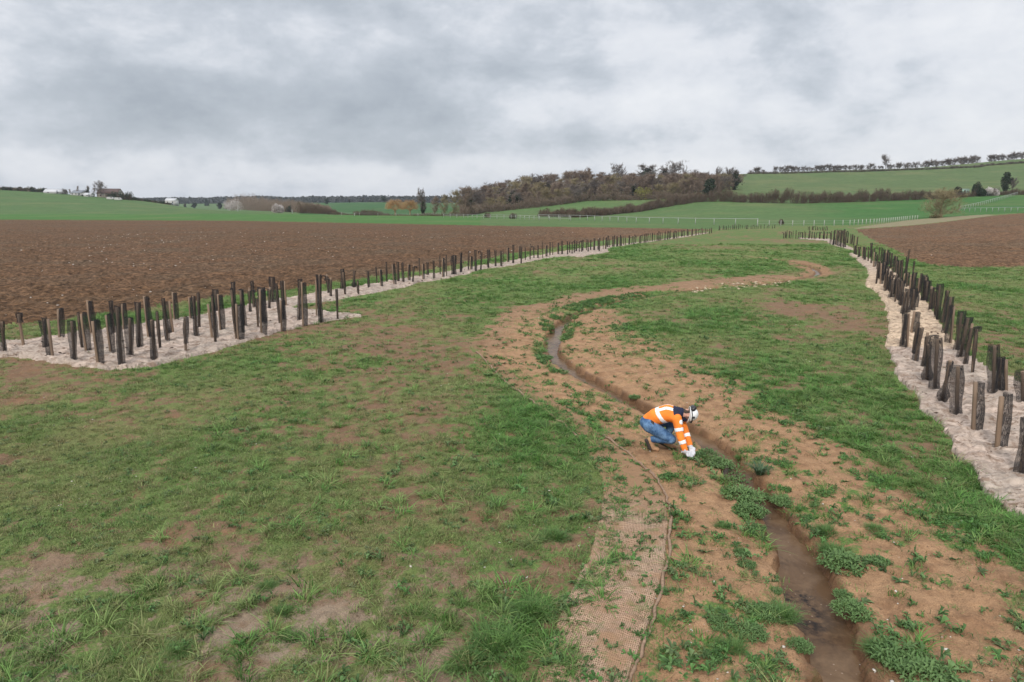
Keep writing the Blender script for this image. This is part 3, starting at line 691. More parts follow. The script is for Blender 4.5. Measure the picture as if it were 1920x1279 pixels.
# --- single row running away beside the ploughed field
LM = z(400, 280, .25, [(1168, 1045, 1160, 920, W_), (1228, 1010, 1226, 885, T_), (1258, 1035, 1245, 900, R_), (1300, 1005, 1300, 850, T_), (1355, 1025, 1340, 865, R_), (1388, 1000, 1385, 850, W_), (1425, 1005, 1415, 855, W_), (1462, 990, 1460, 862, R_),
    (1495, 1005, 1505, 865, F_), (1550, 965, 1548, 818, T_), (1570, 982, 1568, 863, R_), (1610, 950, 1605, 845, W_), (1657, 980, 1655, 835, W_), (1702, 945, 1700, 800, T_), (1718, 970, 1718, 822, R_), (1750, 955, 1757, 795, T_),
    (1800, 943, 1800, 800, X_), (1857, 932, 1857, 780, W_), (1740, 930, 1740, 830, T_)])
LM += z(850, 280, .25, [(8, 945, 8, 800, X_), (60, 932, 62, 780, W_), (112, 912, 114, 768, T_), (128, 912, 127, 808, R_), (168, 915, 163, 760, W_), (207, 905, 215, 757, F_), (262, 892, 262, 752, W_), (275, 850, 273, 755, T_), (318, 885, 316, 757, W_),
    (360, 882, 359, 765, W_), (373, 862, 372, 752, T_), (405, 850, 405, 738, R_), (448, 860, 448, 722, W_), (490, 830, 492, 730, R_), (508, 857, 508, 735, W_), (540, 842, 540, 740, T_), (575, 832, 575, 715, T_), (606, 822, 603, 720, F_),
    (635, 822, 632, 723, W_), (670, 817, 670, 698, T_), (692, 812, 692, 720, R_), (725, 803, 728, 698, W_), (745, 797, 742, 700, T_), (782, 790, 780, 700, R_), (815, 790, 815, 690, W_), (858, 797, 857, 690, W_)])
LM.sort()
for k, (bx, by, tx, ty, st) in enumerate(LM):
    lab = f"guard: {STYLE_TXT[st]}; place {k+1} in the single row past left mat"
    guard(bx, by, ty, st, lab, 'tree guards in the single row by the ploughed field', tx)
rg = random.Random(11)
def far_row(x0, x1, n, base, top, jb, group, label, styles=(W_, T_, R_, W_, F_)):
    for i in range(n):
        x = x0+(x1-x0)*(i+rg.uniform(.1, .9))/n
        b = np.interp(x, [p[0] for p in base], [p[1] for p in base])+rg.uniform(-jb, jb)*.5
        t = np.interp(x, [p[0] for p in top], [p[1] for p in top])+rg.uniform(-1.4, 1.8)
        guard(x, b, t, rg.choice(styles), label, group)
far_row(1066, 1140, 17, [(1060, 476), (1145, 468)], [(1060, 453), (1145, 445)], 5, 'far guards of the left row', 'dark tree guard in the double clump where the left row widens')
far_row(1138, 1335, 52, [(1138, 465), (1200, 456), (1287, 444), (1335, 437)], [(1138, 444), (1200, 440), (1280, 431), (1335, 426)], 1.5, 'distant guards at the left row\'s end', 'tiny dark tree guard in the tightly spaced distant stretch of the left row')
far_row(1345, 1420, 20, [(1345, 432), (1380, 430), (1420, 429)], [(1345, 424), (1380, 421), (1420, 421)], 1.0, 'guards beyond the gap', 'tiny dark tree guard beyond the gap at the left row\'s far end')
far_row(1420, 1456, 7, [(1420, 429), (1456, 428)], [(1420, 422), (1456, 422)], .6, 'guards beyond the gap', 'tiny dark tree guard beyond the gap at the left row\'s far end')
# --- right side, far
far_row(1466, 1552, 22, [(1466, 447), (1552, 449)], [(1466, 433.5), (1552, 434)], .8, 'guards in the cross row', 'small dark tree guard in the cross row at the middle distance')
far_row(1513, 1553, 12, [(1513, 431.5), (1553, 433)], [(1513, 425), (1553, 424)], .6, 'guards in the farther cross row', 'tiny dark tree guard in the second cross row behind the first')
far_row(1555, 1585, 12, [(1555, 458), (1585, 465)], [(1555, 434), (1585, 429)], 2, 'guards in the far right clump', 'dark tall tree guard in the far clump of the right row')
far_row(1570, 1606, 12, [(1570, 447), (1606, 463)], [(1570, 431), (1606, 443)], 3, 'guards in the far right clump', 'dark tall tree guard in the far clump of the right row')
# --- right side, read one by one: zoom origin (1540,440) scale .25
RN = z(1540, 440, .25, [(250, 152, 250, 85, W_), (262, 160, 265, 95, T_), (280, 176, 285, 95, W_), (305, 188, 310, 95, R_), (326, 198, 330, 95, W_), (350, 208, 354, 100, T_), (372, 170, 370, 65, W_), (372, 225, 374, 110, W_), (390, 250, 398, 130, R_),
    (398, 180, 398, 100, T_), (415, 270, 424, 150, T_), (432, 190, 434, 95, T_), (445, 205, 448, 105, W_), (470, 205, 474, 112, W_), (485, 225, 490, 118, R_), (503, 235, 506, 135, W_), (522, 250, 527, 140, W_), (540, 262, 545, 160, T_),
    (556, 290, 562, 165, X_), (410, 375, 428, 215, T_), (428, 340, 440, 200, W_), (440, 385, 452, 215, R_), (458, 360, 472, 235, W_), (465, 412, 482, 290, R_), (490, 428, 508, 300, F_), (520, 445, 528, 310, W_), (540, 465, 552, 310, T_),
    (562, 485, 570, 340, W_), (575, 505, 585, 330, X_), (592, 545, 605, 350, W_), (560, 300, 568, 200, R_), (578, 330, 590, 195, X_), (600, 345, 606, 195, W_), (610, 605, 630, 430, W_), (635, 600, 655, 415, X_), (672, 585, 690, 410, X_), (690, 560, 700, 430, R_),
    (615, 380, 625, 290, R_), (640, 400, 650, 288, W_), (662, 415, 672, 300, R_), (688, 430, 702, 305, F_), (718, 480, 732, 325, L_), (765, 500, 782, 305, X_), (812, 580, 824, 385, F_), (830, 560, 840, 400, T_), (850, 615, 850, 430, T_), (866, 640, 886, 380, X_), (905, 665, 920, 418, W_),
    (925, 745, 985, 470, X_), (965, 832, 988, 540, L_), (1008, 892, 1048, 585, X_), (1035, 952, 1098, 625, W_), (1072, 992, 1135, 665, F_), (1130, 1062, 1158, 705, T_), (640, 860, 655, 590, L_), (607, 842, 632, 600, T_), (670, 755, 700, 575, R_), (685, 912, 722, 665, T_),
    (700, 972, 752, 700, W_), (760, 1002, 805, 735, F_), (788, 1118, 805, 825, B_), (850, 1182, 868, 780, X_), (1288, 1212, 1295, 830, X_), (1385, 1195, 1380, 935, L_), (1335, 1200, 1345, 930, W_)])
RN += z(1620, 680, .2346, [(620, 325, 690, -20, B_), (740, 432, 750, 30, X_), (872, 572, 895, 155, R_), (1060, 718, 1105, 270, R_), (1262, 912, 1320, 440, W_)])
RN += [(1919, 760, 1917, 695, X_)]
for q_ in range(16):
    f_ = rg.random(); by_ = 480+110*f_; lo_ = np.interp(by_, [480, 540, 590], [1640, 1662, 1692]); hi_ = np.interp(by_, [480, 540, 590], [1675, 1712, 1752]); bx_ = (lo_ if q_ % 2 else hi_)+rg.uniform(-9, 9); RN.append((bx_, by_, bx_+4, by_-rg.uniform(34, 46), rg.choice([W_, T_, X_, R_])))
RN.sort(key=lambda q: -q[1])
for k, (bx, by, tx, ty, st) in enumerate(RN):
    if by > 592:
        lab = f"guard: {STYLE_TXT[st]}; {'nearest' if k == 0 else 'no. %d from nearest' % (k+1)} on right mat"
        g = 'tree guards on the right fibre mat'
    else:
        lab = f"guard: {STYLE_TXT[st]}; in the crowded right row"; g = 'crowded guards on the right mat, '+STYLE_TXT[st]
    guard(bx, by, ty, st, lab, g, tx, 1.2)
print('guards', NG[0])

# ------------------------------------------------------------------ woody plants
M_TWIG = m_bark('bare_twigs', (.195, .145, .108), (.265, .20, .15))
M_TWIG_T = m_bark('tan_twigs', (.25, .205, .115), (.31, .26, .15))
M_TWIG_G = m_bark('grey_twigs', (.14, .115, .10), (.19, .16, .135))
M_WILLOW = m_bark('orange_willow_twigs', (.40, .25, .12), (.44, .27, .13))
M_HEDGE = m_bark('dark_hedge_twigs', (.125, .088, .066), (.155, .112, .082))
M_IVY = m_leaf('dark_ivy_leaf', (.016, .028, .012), (.035, .055, .022), .1)
M_BUSHG = m_leaf('dull_green_leaf', (.05, .062, .024), (.08, .09, .035), .1)
M_BLOSS = m_leaf('white_blossom', (.45, .40, .38), (.66, .61, .58), .2)
M_YELL = m_leaf('yellow_green_leaf', (.20, .20, .05), (.27, .26, .07), .2)
M_FARW = m_leaf('far_forest_crown', (.032, .038, .030), (.055, .055, .042), .0)
def prisms(S, sides=3):
    """S: (n,8) p0 p1 r0 r1 -> open prisms"""
    S = np.asarray(S, float); P0 = S[:, 0:3]; P1 = S[:, 3:6]; r0 = S[:, 6:7]; r1 = S[:, 7:8]
    T = P1-P0; T /= np.linalg.norm(T, axis=1)[:, None]+1e-9
    U = np.where(np.abs(T[:, 2:3]) < .9, np.array([[0, 0, 1.]]), np.array([[1., 0, 0]]))
    A = np.cross(T, U); A /= np.linalg.norm(A, axis=1)[:, None]+1e-9; B = np.cross(T, A)
    V = []
    for P, r in ((P0, r0), (P1, r1)):
        for k in range(sides):
            a = 2*math.pi*k/sides; V.append(P+r*(math.cos(a)*A+math.sin(a)*B))
    V = np.stack(V, 1); n = len(S); base = np.arange(n)[:, None]*2*sides
    Fq = np.concatenate([np.concatenate([base+k, base+(k+1) % sides, base+sides+(k+1) % sides, base+sides+k], 1) for k in range(sides)])
    return V.reshape(-1, 3), Fq
def leaves(P, size, rng, elong=1.6):
    n = len(P); a = rng.normal(size=(n, 3)); a /= np.linalg.norm(a, axis=1)[:, None]; b = rng.normal(size=(n, 3)); b = np.cross(a, b); b /= np.linalg.norm(b, axis=1)[:, None]
    s = size*(.6+.8*rng.random((n, 1)))
    V = np.stack([P-a*s*elong*.5, P+b*s*.5, P+a*s*elong*.5, P-b*s*.5], 1).reshape(-1, 3)
    return V, (np.arange(n)[:, None]*4+np.arange(4)[None, :])
def rotv(v, ax, ang):
    return v*math.cos(ang)+np.cross(ax, v)*math.sin(ang)+ax*(ax@v)*(1-math.cos(ang))
def branch_tree(seed, h=10, spread=.36, trunk=.18, base=.18, limbs=13, up=.9, round_=.5, subs=7, tw=.026, ntw=5, twl=.85, tz=.5):
    """trunk, limbs that leave it all the way up and fill an uneven crown, branches and fine twigs on them"""
    rng = np.random.default_rng(seed); S = []; ends = []
    tp = [np.array([0, 0, -.4])]; d = np.array([rng.normal()*.04, rng.normal()*.04, 1.])
    for i in range(7):
        d = d+rng.normal(size=3)*.07*np.array([1, 1, 0]); d /= np.linalg.norm(d); tp.append(tp[-1]+d*h*.82/7)
    tp = np.array(tp)
    for i in range(7): S.append((*tp[i], *tp[i+1], trunk*(1-.85*i/7), trunk*(1-.85*(i+1)/7)))
    def env(z): t = np.clip(z/h, 0, 1); return h*spread*(np.sin(np.clip((t-base*.6)/(1-base*.6), 0, 1)**.7*math.pi)**round_)*.9+.15
    def curve(p, v, L, r, n, gu):
        out = [p]
        for i in range(n):
            v = v+rng.normal(size=3)*.16+np.array([0, 0, gu]); v = v/np.linalg.norm(v); q = out[-1]+v*L/n; S.append((*out[-1], *q, r*(1-.75*i/n), r*(1-.75*(i+1)/n))); out.append(q)
        return out, v
    for i in range(limbs):
        t = base+(.93-base)*(i+rng.random())/limbs; k = t/.82*7; j = min(int(k), 6); p = tp[j]+(tp[j+1]-tp[j])*min(k-j, 1); a = i*2.4+rng.normal()*.4
        v = np.array([math.cos(a), math.sin(a), up*rng.uniform(.5, 1.3)]); v /= np.linalg.norm(v); L = max(.9, env(p[2]+h*.12)*rng.uniform(.75, 1.15)*1.15); r = trunk*(.42-.28*t)
        P1, _ = curve(p, v, L, r, 4, .10)
        for m in range(subs):
            s = rng.uniform(.15, 1); q = P1[min(int(s*4), 3)]; w = rng.normal(size=3)*.8+v*.8+np.array([0, 0, .35]); w /= np.linalg.norm(w); P2, wv = curve(q, w, L*rng.uniform(.28, .5), r*.42, 3, .10)
            for m2 in range(4):
                q2 = P2[rng.integers(0, 4)]; w2 = w*.7+rng.normal(size=3)*.7+np.array([0, 0, .25]); w2 /= np.linalg.norm(w2); L2 = L*rng.uniform(.14, .26); e = q2+w2*L2; S.append((*q2, *e, max(tw*1.3, r*.15), tw)); ends.append(e)
                for _ in range(ntw):
                    x = w2+rng.normal(size=3)*.5+np.array([0, 0, tz]); x /= np.linalg.norm(x); b = q2+(e-q2)*rng.random(); S.append((*b, *(b+x*twl*rng.uniform(.4, 1.1)), tw, tw*.35))
    S = np.array(S); zmax = max(S[:, 5].max(), 1); S[:, :6] *= h/zmax
    return S, np.array(ends)*h/zmax
def tree_meshes(seed, twig=None, leafm=None, leafn=0, leafs=.35, ivy=False, blossom=None, blobs=0, **k):
    """trunk mesh and crown mesh"""
    S, ends = branch_tree(seed, **k); rng = np.random.default_rng(seed+1)
    big = S[:, 6] > k.get('trunk', .18)*.38
    V, Fq = prisms(S[big], 5); tm = mesh_np('trunk', V, Fq, [twig], smooth=True)
    V, Fq = prisms(S[~big], 3); mats = [twig]; mi = np.zeros(len(Fq), int)
    if leafm is not None:
        c = ends[rng.integers(0, len(ends), leafn)]+rng.normal(size=(leafn, 3))*.35 if not ivy else None
        if ivy:
            bs = S[S[:, 6] > k.get('trunk', .18)*.22]; q = bs[rng.integers(0, len(bs), leafn)]; t = rng.random((leafn, 1)); c = q[:, :3]*(1-t)+q[:, 3:6]*t+rng.normal(size=(leafn, 3))*.45
            c = c[c[:, 2] < k.get('h', 10)*.86]
        V2, F2 = leaves(c, leafs, rng); Fq = np.concatenate([Fq, F2+len(V)]); V = np.concatenate([V, V2]); mats.append(leafm); mi = np.concatenate([mi, np.ones(len(F2), int)])
    cm = mesh_np('crown', V, Fq, mats, mi); fattr(cm, 'v', np.repeat(rng.random(len(V)//2+1), 2)[:len(V)])
    return tm, cm
def bush_pts(rng, n, rx, ry, rz):
    """points in the volume of an uneven dome"""
    out = []
    lob = [(rng.uniform(-.55, .55)*rx, rng.uniform(-.5, .5)*ry, rng.uniform(.45, 1)*rz*.55, rng.uniform(.35, .6)) for _ in range(7)]
    while len(out) < n:
        c = lob[rng.integers(len(lob))]; v = rng.normal(size=3); v /= np.linalg.norm(v); v *= rng.random()**.4
        p = np.array([c[0]+v[0]*c[3]*rx, c[1]+v[1]*c[3]*ry, c[2]+v[2]*c[3]*rz])
        if p[2] > 0: out.append(p)
    return np.array(out)
def bush_mesh(name, seed, rx, ry, rz, twig, leafm, nt=900, nl=500, leafs=.22, tw=.02, tl=.8):
    rng = np.random.default_rng(seed); P = bush_pts(rng, nt, rx, ry, rz)
    d = P-np.array([0, 0, -rz*.6]); d /= np.linalg.norm(d, axis=1)[:, None]; d = d+rng.normal(size=d.shape)*.45; d /= np.linalg.norm(d, axis=1)[:, None]
    L = tl*(.5+rng.random((nt, 1))); S = np.column_stack([P-d*L*.5, P+d*L*.5, np.full(nt, tw), np.full(nt, tw*.5)])
    st = rng.normal(size=(14, 3))*np.array([rx, ry, 0])*.25; en = P[rng.integers(0, nt, 14)]
    S = np.vstack([S, np.column_stack([st, en, np.full(14, tw*3), np.full(14, tw)])])
    V, Fq = prisms(S, 3); mats = [twig]; mi = np.zeros(len(Fq), int)
    if leafm is not None:
        c = bush_pts(rng, nl, rx, ry, rz); V2, F2 = leaves(c, leafs, rng); Fq = np.concatenate([Fq, F2+len(V)]); V = np.concatenate([V, V2]); mats.append(leafm); mi = np.concatenate([mi, np.ones(len(F2), int)])
    me = mesh_np(name, V, Fq, mats, mi); fattr(me, 'v', np.repeat(rng.random(len(V)//4+1), 4)[:len(V)])
    return me
TREES = {
 'bare': [tree_meshes(s, M_TWIG, h=11, spread=.30, trunk=.16, base=.10, limbs=16, up=1.1) for s in (21, 22, 23)],
 'slim': [tree_meshes(s, M_TWIG, h=11, spread=.20, trunk=.13, base=.08, limbs=16, up=1.5, round_=.6) for s in (24, 25)],
 'grey': [tree_meshes(s, M_TWIG_G, h=9, spread=.46, trunk=.18, base=.25, limbs=14, up=.8, subs=9, twl=.7, round_=.45) for s in (26, 27)],
 'ivy': [tree_meshes(s, M_TWIG_G, M_IVY, 900, .5, True, h=11, spread=.30, trunk=.2, base=.2, limbs=14, up=1.0) for s in (28, 29)],
 'tan': [tree_meshes(30, M_TWIG_T, h=7, spread=.46, trunk=.14, base=.03, limbs=28, up=.55, subs=8, tw=.012, twl=.7, round_=.5, ntw=4)],
 'ever': [tree_meshes(31, M_TWIG, M_IVY, 2400, .55, h=9, spread=.34, trunk=.2, base=.08, limbs=15, up=.9)],
 'low': [tree_meshes(s, M_TWIG_G, h=5, spread=.72, trunk=.12, base=.06, limbs=15, up=.7, tw=.026, twl=.6, ntw=5, round_=.6) for s in (32, 33, 34)],
 'tanw': [tree_meshes(s, M_TWIG_T, h=10, spread=.30, trunk=.15, base=.08, limbs=16, up=1.2) for s in (35, 36)],
}
PR_H = {'bare': 11, 'slim': 11, 'grey': 9, 'ivy': 11, 'tan': 7, 'ever': 9, 'low': 5, 'tanw': 10}
rt = random.Random(5)
def place_tree(kind, x, y, h, label, group=None, wide=1.0, name='tree', cat='tree', zz=None, vi=None):
    tm, cm = TREES[kind][rt.randrange(len(TREES[kind])) if vi is None else vi]
    e = empty(name, (x, y, (hz(x, y) if zz is None else zz)-.1), rt.uniform(0, 6.28)); s = h/PR_H[kind]; e.scale = (s*wide, s*wide, s)
    obj('trunk', tm, e); obj('crown', cm, e); tag(e, label, cat, group); return e
def tree_px(kind, px, by, ty, label, group=None, wide=1.0, Y=None, **k):
    """tree with its foot on the terrain seen at (px, by) and its top at ty; Y overrides the distance"""
    if Y is None: x, y, zg = hit(px, by)
    else:
        y = Y; x = Y*(px-960)/F*.978; zg = hz(x, y)
    d = ray(px, ty); h = H+y/d[1]*d[2]-zg
    return place_tree(kind, x, y, max(h, 1.5), label, group, wide, **k)
# the wood on the hillside: outline of its top edge and of its foot in the photograph
TOPW = [(868, 352), (885, 338), (905, 330), (930, 325), (1000, 321), (1040, 317), (1080, 314), (1110, 314), (1130, 324), (1150, 322), (1180, 322), (1220, 320), (1260, 320), (1300, 322), (1330, 322), (1360, 322), (1395, 324)]
FOOT = [(868, 404), (905, 398), (950, 393), (1000, 388), (1050, 382), (1100, 376), (1200, 374), (1260, 373), (1330, 372), (1360, 368), (1395, 340)]
cnt = 0
for row in range(6):
    n = 32
    for i in range(n):
        px = 872+(1388-872)*(i+rt.uniform(0, 1))/n
        fy = np.interp(px, *zip(*FOOT)); ty = np.interp(px, *zip(*TOPW))
        x, y, zg = hit(px, fy); Y = y+3+row*13+rt.uniform(-6, 6); X = Y*(px-960)/F*.978
        if px > 1335 and row > 4: continue
        zg = hz(X, Y); d = ray(px, ty+rt.uniform(-2, 4)); hm = H+Y/d[1]*d[2]-zg
        h = min(hm, rt.uniform(9, 12.5)*(.75 if row == 0 else 1)) if row < 4 else min(hm*rt.uniform(.92, 1.04), 14)
        if h < 4: continue
        kind = rt.choices(['bare', 'slim', 'grey', 'ivy', 'tanw'], [5, 5, 2.5, 1.5, 4])[0]
        lab = {'ivy': 'ivy-clad dark tree within the leafless wood on the hill', 'tanw': 'pale tan leafless tree within the wood on the hill', 'grey': 'grey spreading leafless tree within the wood on the hill'}.get(kind, 'brown leafless tree within the wood on the hill')
        place_tree(kind, X, Y, h, lab, {'ivy': 'ivy-clad trees of the wood', 'tanw': 'tan trees of the wood', 'grey': 'grey trees of the wood'}.get(kind, 'brown leafless trees of the wood'), rt.uniform(1.35, 1.85)); cnt += 1
print('wood trees', cnt)
for (px, by, ty, k, w, lab) in [(1162, 352, 303, 'grey', 1.0, 'round-headed leafless tree standing clear above the middle of the wood'), (1210, 350, 304, 'ivy', 2.0, 'tall ivy-covered tree left of the pair on the wood\'s skyline'),
    (1243, 348, 308, 'ivy', 1.6, 'dark ivied tree beside the broad pale crown on the wood\'s skyline'), (1265, 348, 299, 'grey', 1.2, 'broadest leafless crown on the wood\'s skyline'), (1302, 348, 316, 'grey', .9, 'small leafless tree right of the wood\'s broadest crown'),
    (1344, 345, 310, 'grey', .6, 'thin broken-topped bare tree at the wood\'s right end'), (1364, 345, 311, 'grey', .7, 'narrow bare tree at the wood\'s right end'), (1376, 336, 312, 'ivy', 1.5, 'ivied bushy tree at the corner of the hill field'), (1105, 350, 311, 'bare', 1, 'leafless tree on the wood\'s highest hump')]:
    x, y, zg = hit(px, 372); tree_px(k, px, by, ty, lab, None, w, Y=y+62 if px < 1330 else hit(px, 372)[1]+48)
tree_px('ever', 1327, 371, 334, 'dark evergreen tree at the foot of the wood\'s right end', wide=1.0)
# lower trees at the left of the wood
for (px, by, ty, k, w, lab) in [(790, 404, 349, 'grey', .55, 'tall thin leafless tree with ivy beside the orange willows'), (794, 404, 366, 'ivy', .9, 'shorter ivy-covered tree at the foot of the tall thin one'), (853, 404, 352, 'tanw', 1.1, 'pale tan tree at the left end of the wood'),
    (815, 404, 364, 'bare', 1.2, 'small brown tree between the tall thin tree and the wood'), (833, 404, 362, 'tanw', 1.1, 'small tan bush-like tree just left of the wood'), (870, 404, 345, 'bare', 1.2, 'brown tree at the very left corner of the wood')]:
    tree_px(k, px, by, ty, lab, None, w)
# orange willows
def willow(seed):
    rng = np.random.default_rng(seed); S = []
    for _ in range(1700):
        a = rng.uniform(0, 6.28); ph = rng.uniform(-.15, 1.25); v = np.array([math.cos(a)*math.cos(ph), math.sin(a)*math.cos(ph), math.sin(ph)]); r1 = rng.uniform(1.5, 3.9)
        c = np.array([0, 0, 3.2]); p = c+v*r1*np.array([1, 1, .85]); q = p+v*rng.uniform(.5, 1.1)+np.array([0, 0, -.25])+rng.normal(size=3)*.15; S.append((*p, *q, .035, .02))
    for _ in range(22):
        a = rng.uniform(0, 6.28); ph = rng.uniform(.1, 1.3); v = np.array([math.cos(a)*math.cos(ph), math.sin(a)*math.cos(ph), math.sin(ph)]); S.append((0, 0, 1.8, *(np.array([0, 0, 3.0])+v*3), .10, .03))
    V, Fq = prisms(S, 3); cm = mesh_np('crown', V, Fq, [M_WILLOW]); V, Fq = tube([(0, 0, -.2), (.05, 0, 1), (0, .05, 2.2)], [.45, .38, .3], 8); return mesh_np('trunk', V, Fq, [M_TWIG_T], smooth=True), cm
wm = willow(3)
for px, ty, w, lab in ((741, 371, 1.02, 'round orange-twigged willow, the left one of the pair'), (769, 372, .92, 'orange-twigged willow right of its twin')):
    x, y, zg = hit(px, 404); e = empty('willow_tree', (x, y, zg)); d = ray(px, ty); h = H+y/d[1]*d[2]-zg; s = h/7.2; e.scale = (s*w, s*w, s); e.rotation_euler[2] = px
    obj('trunk', wm[0], e); obj('crown', wm[1], e); tag(e, lab, 'tree', 'orange willows')
# hedges: each one continuous thing made of many bushes
def hedge(pts, top, label, seed, twig=M_HEDGE, leafm=M_BUSHG, name='hedge', spacing=2.4, depth=2.2, nl=140, nt=360, gap=None, cat='hedge', group=None):
    rng = np.random.default_rng(seed); P = hits(pts); P2 = np.column_stack([P[:, 0], P[:, 1]]); L = np.concatenate([[0], np.cumsum(np.hypot(*np.diff(P2, axis=0).T))])
    tops = []
    for (x, y, zg), (px, py) in zip(P, pts):
        ty = np.interp(px, [q[0] for q in top], [q[1] for q in top]); d = ray(px, ty); tops.append(H+y/d[1]*d[2]-zg)
    Vs = []; Fs = []; Ms = []; off = 0; n = max(2, int(L[-1]/spacing))
    for i in range(n+1):
        s = L[-1]*i/n; x = np.interp(s, L, P[:, 0]); y = np.interp(s, L, P[:, 1]); h = np.interp(s, L, tops)*rng.uniform(.85, 1.35)
        me_v = bush_geo(rng, spacing*1.0, depth, h, twig, leafm, nt, nl)
        V, Fq, mi = me_v; V = V+np.array([x, y+depth*.5, hz(x, y)-.15]); Vs.append(V); Fs.append(Fq+off); Ms.append(mi); off += len(V)
    V = np.concatenate(Vs); me = mesh_np(name, V-np.array([P[0, 0], P[0, 1], 0]), np.concatenate(Fs), [twig, leafm], np.concatenate(Ms)); fattr(me, 'v', np.repeat(rng.random(len(V)//4+1), 4)[:len(V)])
    return tag(obj(name, me, loc=(P[0, 0], P[0, 1], 0)), label, cat, group)
def bush_geo(rng, rx, ry, rz, twig, leafm, nt, nl):
    lob = np.array([(rng.uniform(-.5, .5)*rx, rng.uniform(-.4, .4)*ry, rng.uniform(.15, .62)*rz) for _ in range(6)]); k = rng.integers(0, 6, nt+nl)
    v = rng.normal(size=(nt+nl, 3)); v /= np.linalg.norm(v, axis=1)[:, None]; v *= rng.random((nt+nl, 1))**.4
    P = lob[k]+v*np.array([rx*.6, ry*.55, rz*.38]); P[:, 2] = np.abs(P[:, 2]); Pt = P[:nt]
    d = Pt-np.array([0, 0, -rz*.5]); d /= np.linalg.norm(d, axis=1)[:, None]; d = d+rng.normal(size=d.shape)*.4; Lh = min(.9, rz*.3)*(.5+rng.random((nt, 1)))
    V, Fq = prisms(np.column_stack([Pt-d*Lh*.5, Pt+d*Lh*.5, np.full(nt, .045), np.full(nt, .02)]), 3)
    V2, F2 = leaves(P[nt:], .32, rng); return np.concatenate([V, V2]), np.concatenate([Fq, F2+len(V)]), np.concatenate([np.zeros(len(Fq), int), np.ones(len(F2), int)])
hedge([(1018, 406), (1080, 408), (1150, 402), (1230, 391), (1300, 380), (1350, 378), (1400, 380), (1500, 382), (1580, 380), (1660, 377), (1720, 375), (1790, 372)],
      [(1018, 392), (1060, 391), (1120, 393), (1200, 380), (1290, 362), (1350, 352), (1400, 360), (1480, 354), (1520, 356), (1560, 362), (1620, 355), (1690, 352), (1740, 358), (1790, 360)],
      'long dense dark brown hedge crossing the hillside between the lower and upper fields', 1, nl=60, nt=520)
hedge([(868, 405), (900, 400), (950, 395), (1000, 390), (1050, 384), (1100, 377), (1180, 376), (1240, 374), (1300, 373)], [(868, 385), (900, 383), (950, 378), (1000, 372), (1100, 362), (1240, 360), (1300, 360)],
      'brown scrubby hedge along the foot of the wood', 2, twig=M_TWIG, nl=40)
hedge([(425, 392), (460, 394), (500, 396), (550, 398), (600, 400), (610, 401)], [(425, 372), (450, 362), (500, 372), (550, 377), (600, 385), (610, 388)], 'brown leafless thicket behind the white blossom bushes', 3, twig=M_TWIG, spacing=3.2, depth=6, nl=20, nt=500, name='thicket', cat='thicket')
hedge([(560, 400), (600, 401), (640, 402)], [(560, 380), (600, 384), (618, 394), (640, 399)], 'dark low brown bushes at the right end of the blossom thicket', 4, nl=60)
hedge([(672, 404), (690, 404), (722, 404)], [(672, 396), (690, 391), (710, 391), (722, 398)], 'rounded low brown bush beside the green far field, left of the willows', 5, nl=20, name='bush', cat='bush')
hedge([(618, 402.5), (672, 403.5), (760, 404.5), (860, 405.5)], [(618, 401), (672, 400.5), (760, 401), (800, 398), (860, 397)], 'low thin hedge line behind the bright green strip', 6, nl=20, nt=160)
hedge([(1795, 371), (1835, 368), (1850, 367), (1880, 366), (1950, 365)], [(1795, 360), (1835, 357), (1880, 358), (1950, 350)], 'dark hedge right of the pale green shed', 7, nl=80)
# blossom and other bushes
for k, (px, by, ty, rx, m1, m2, lab) in enumerate([(427, 392, 376, 3.0, M_TWIG, M_BLOSS, 'white blossoming bush, leftmost at the end of the thicket'), (439, 395, 374, 3.6, M_TWIG, M_BLOSS, 'largest white blossoming bush in front of the brown thicket'),
        (522, 399, 383, 2.6, M_TWIG, M_BLOSS, 'white blossoming bush half hidden in the middle of the thicket'), (474, 394, 370, 3.4, M_TWIG, M_BLOSS, 'faint pinkish blossoming bush at the top of the thicket'),
        (545, 398, 385, 2.4, M_HEDGE, M_IVY, 'very dark green bush in the thicket'), (1206, 374, 353, 3.4, M_TWIG, M_YELL, 'yellow-green catkin bush at the foot of the wood'), (1858, 367, 350, 3.2, M_TWIG_G, M_BLOSS, 'pale blossoming bush right of the shed'),
        (962, 410, 400, 1.6, M_HEDGE, M_BUSHG, 'single small round bush by the white fence'), (914, 408, 399, 1.4, M_TWIG, M_BUSHG, 'small reddish bush behind the white fence'), (1465, 421, 413, .7, M_HEDGE, M_BUSHG, 'tiny dark bush at the far edge of the meadow'),
        (1828, 368, 342, 2.2, M_HEDGE, M_IVY, 'dark ivied bush just right of the pale green shed'), (1840, 368, 350, 2.6, M_HEDGE, M_IVY, 'lower dark bush beside the ivied one by the shed'), (1793, 370, 349, 1.8, M_HEDGE, M_IVY, 'dark bush just left of the pale green shed'),
        (1453, 362, 350, 0, None, None, '')]):
    if not rx: continue
    x, y, zg = hit(px, by); d = ray(px, ty); h = H+y/d[1]*d[2]-zg
    me = bush_mesh('bush', 50+k, rx*y/300*1.1 if y > 200 else rx*.6, rx*y/300 if y > 200 else rx*.6, h*1.05, m1, m2, 700, 2600 if m2 in (M_BLOSS, M_YELL, M_IVY) else 300, .34 if m2 is not M_IVY else .4, .03, .8)
    tag(obj('bush', me, loc=(x, y, zg-.1)), lab, 'bush')
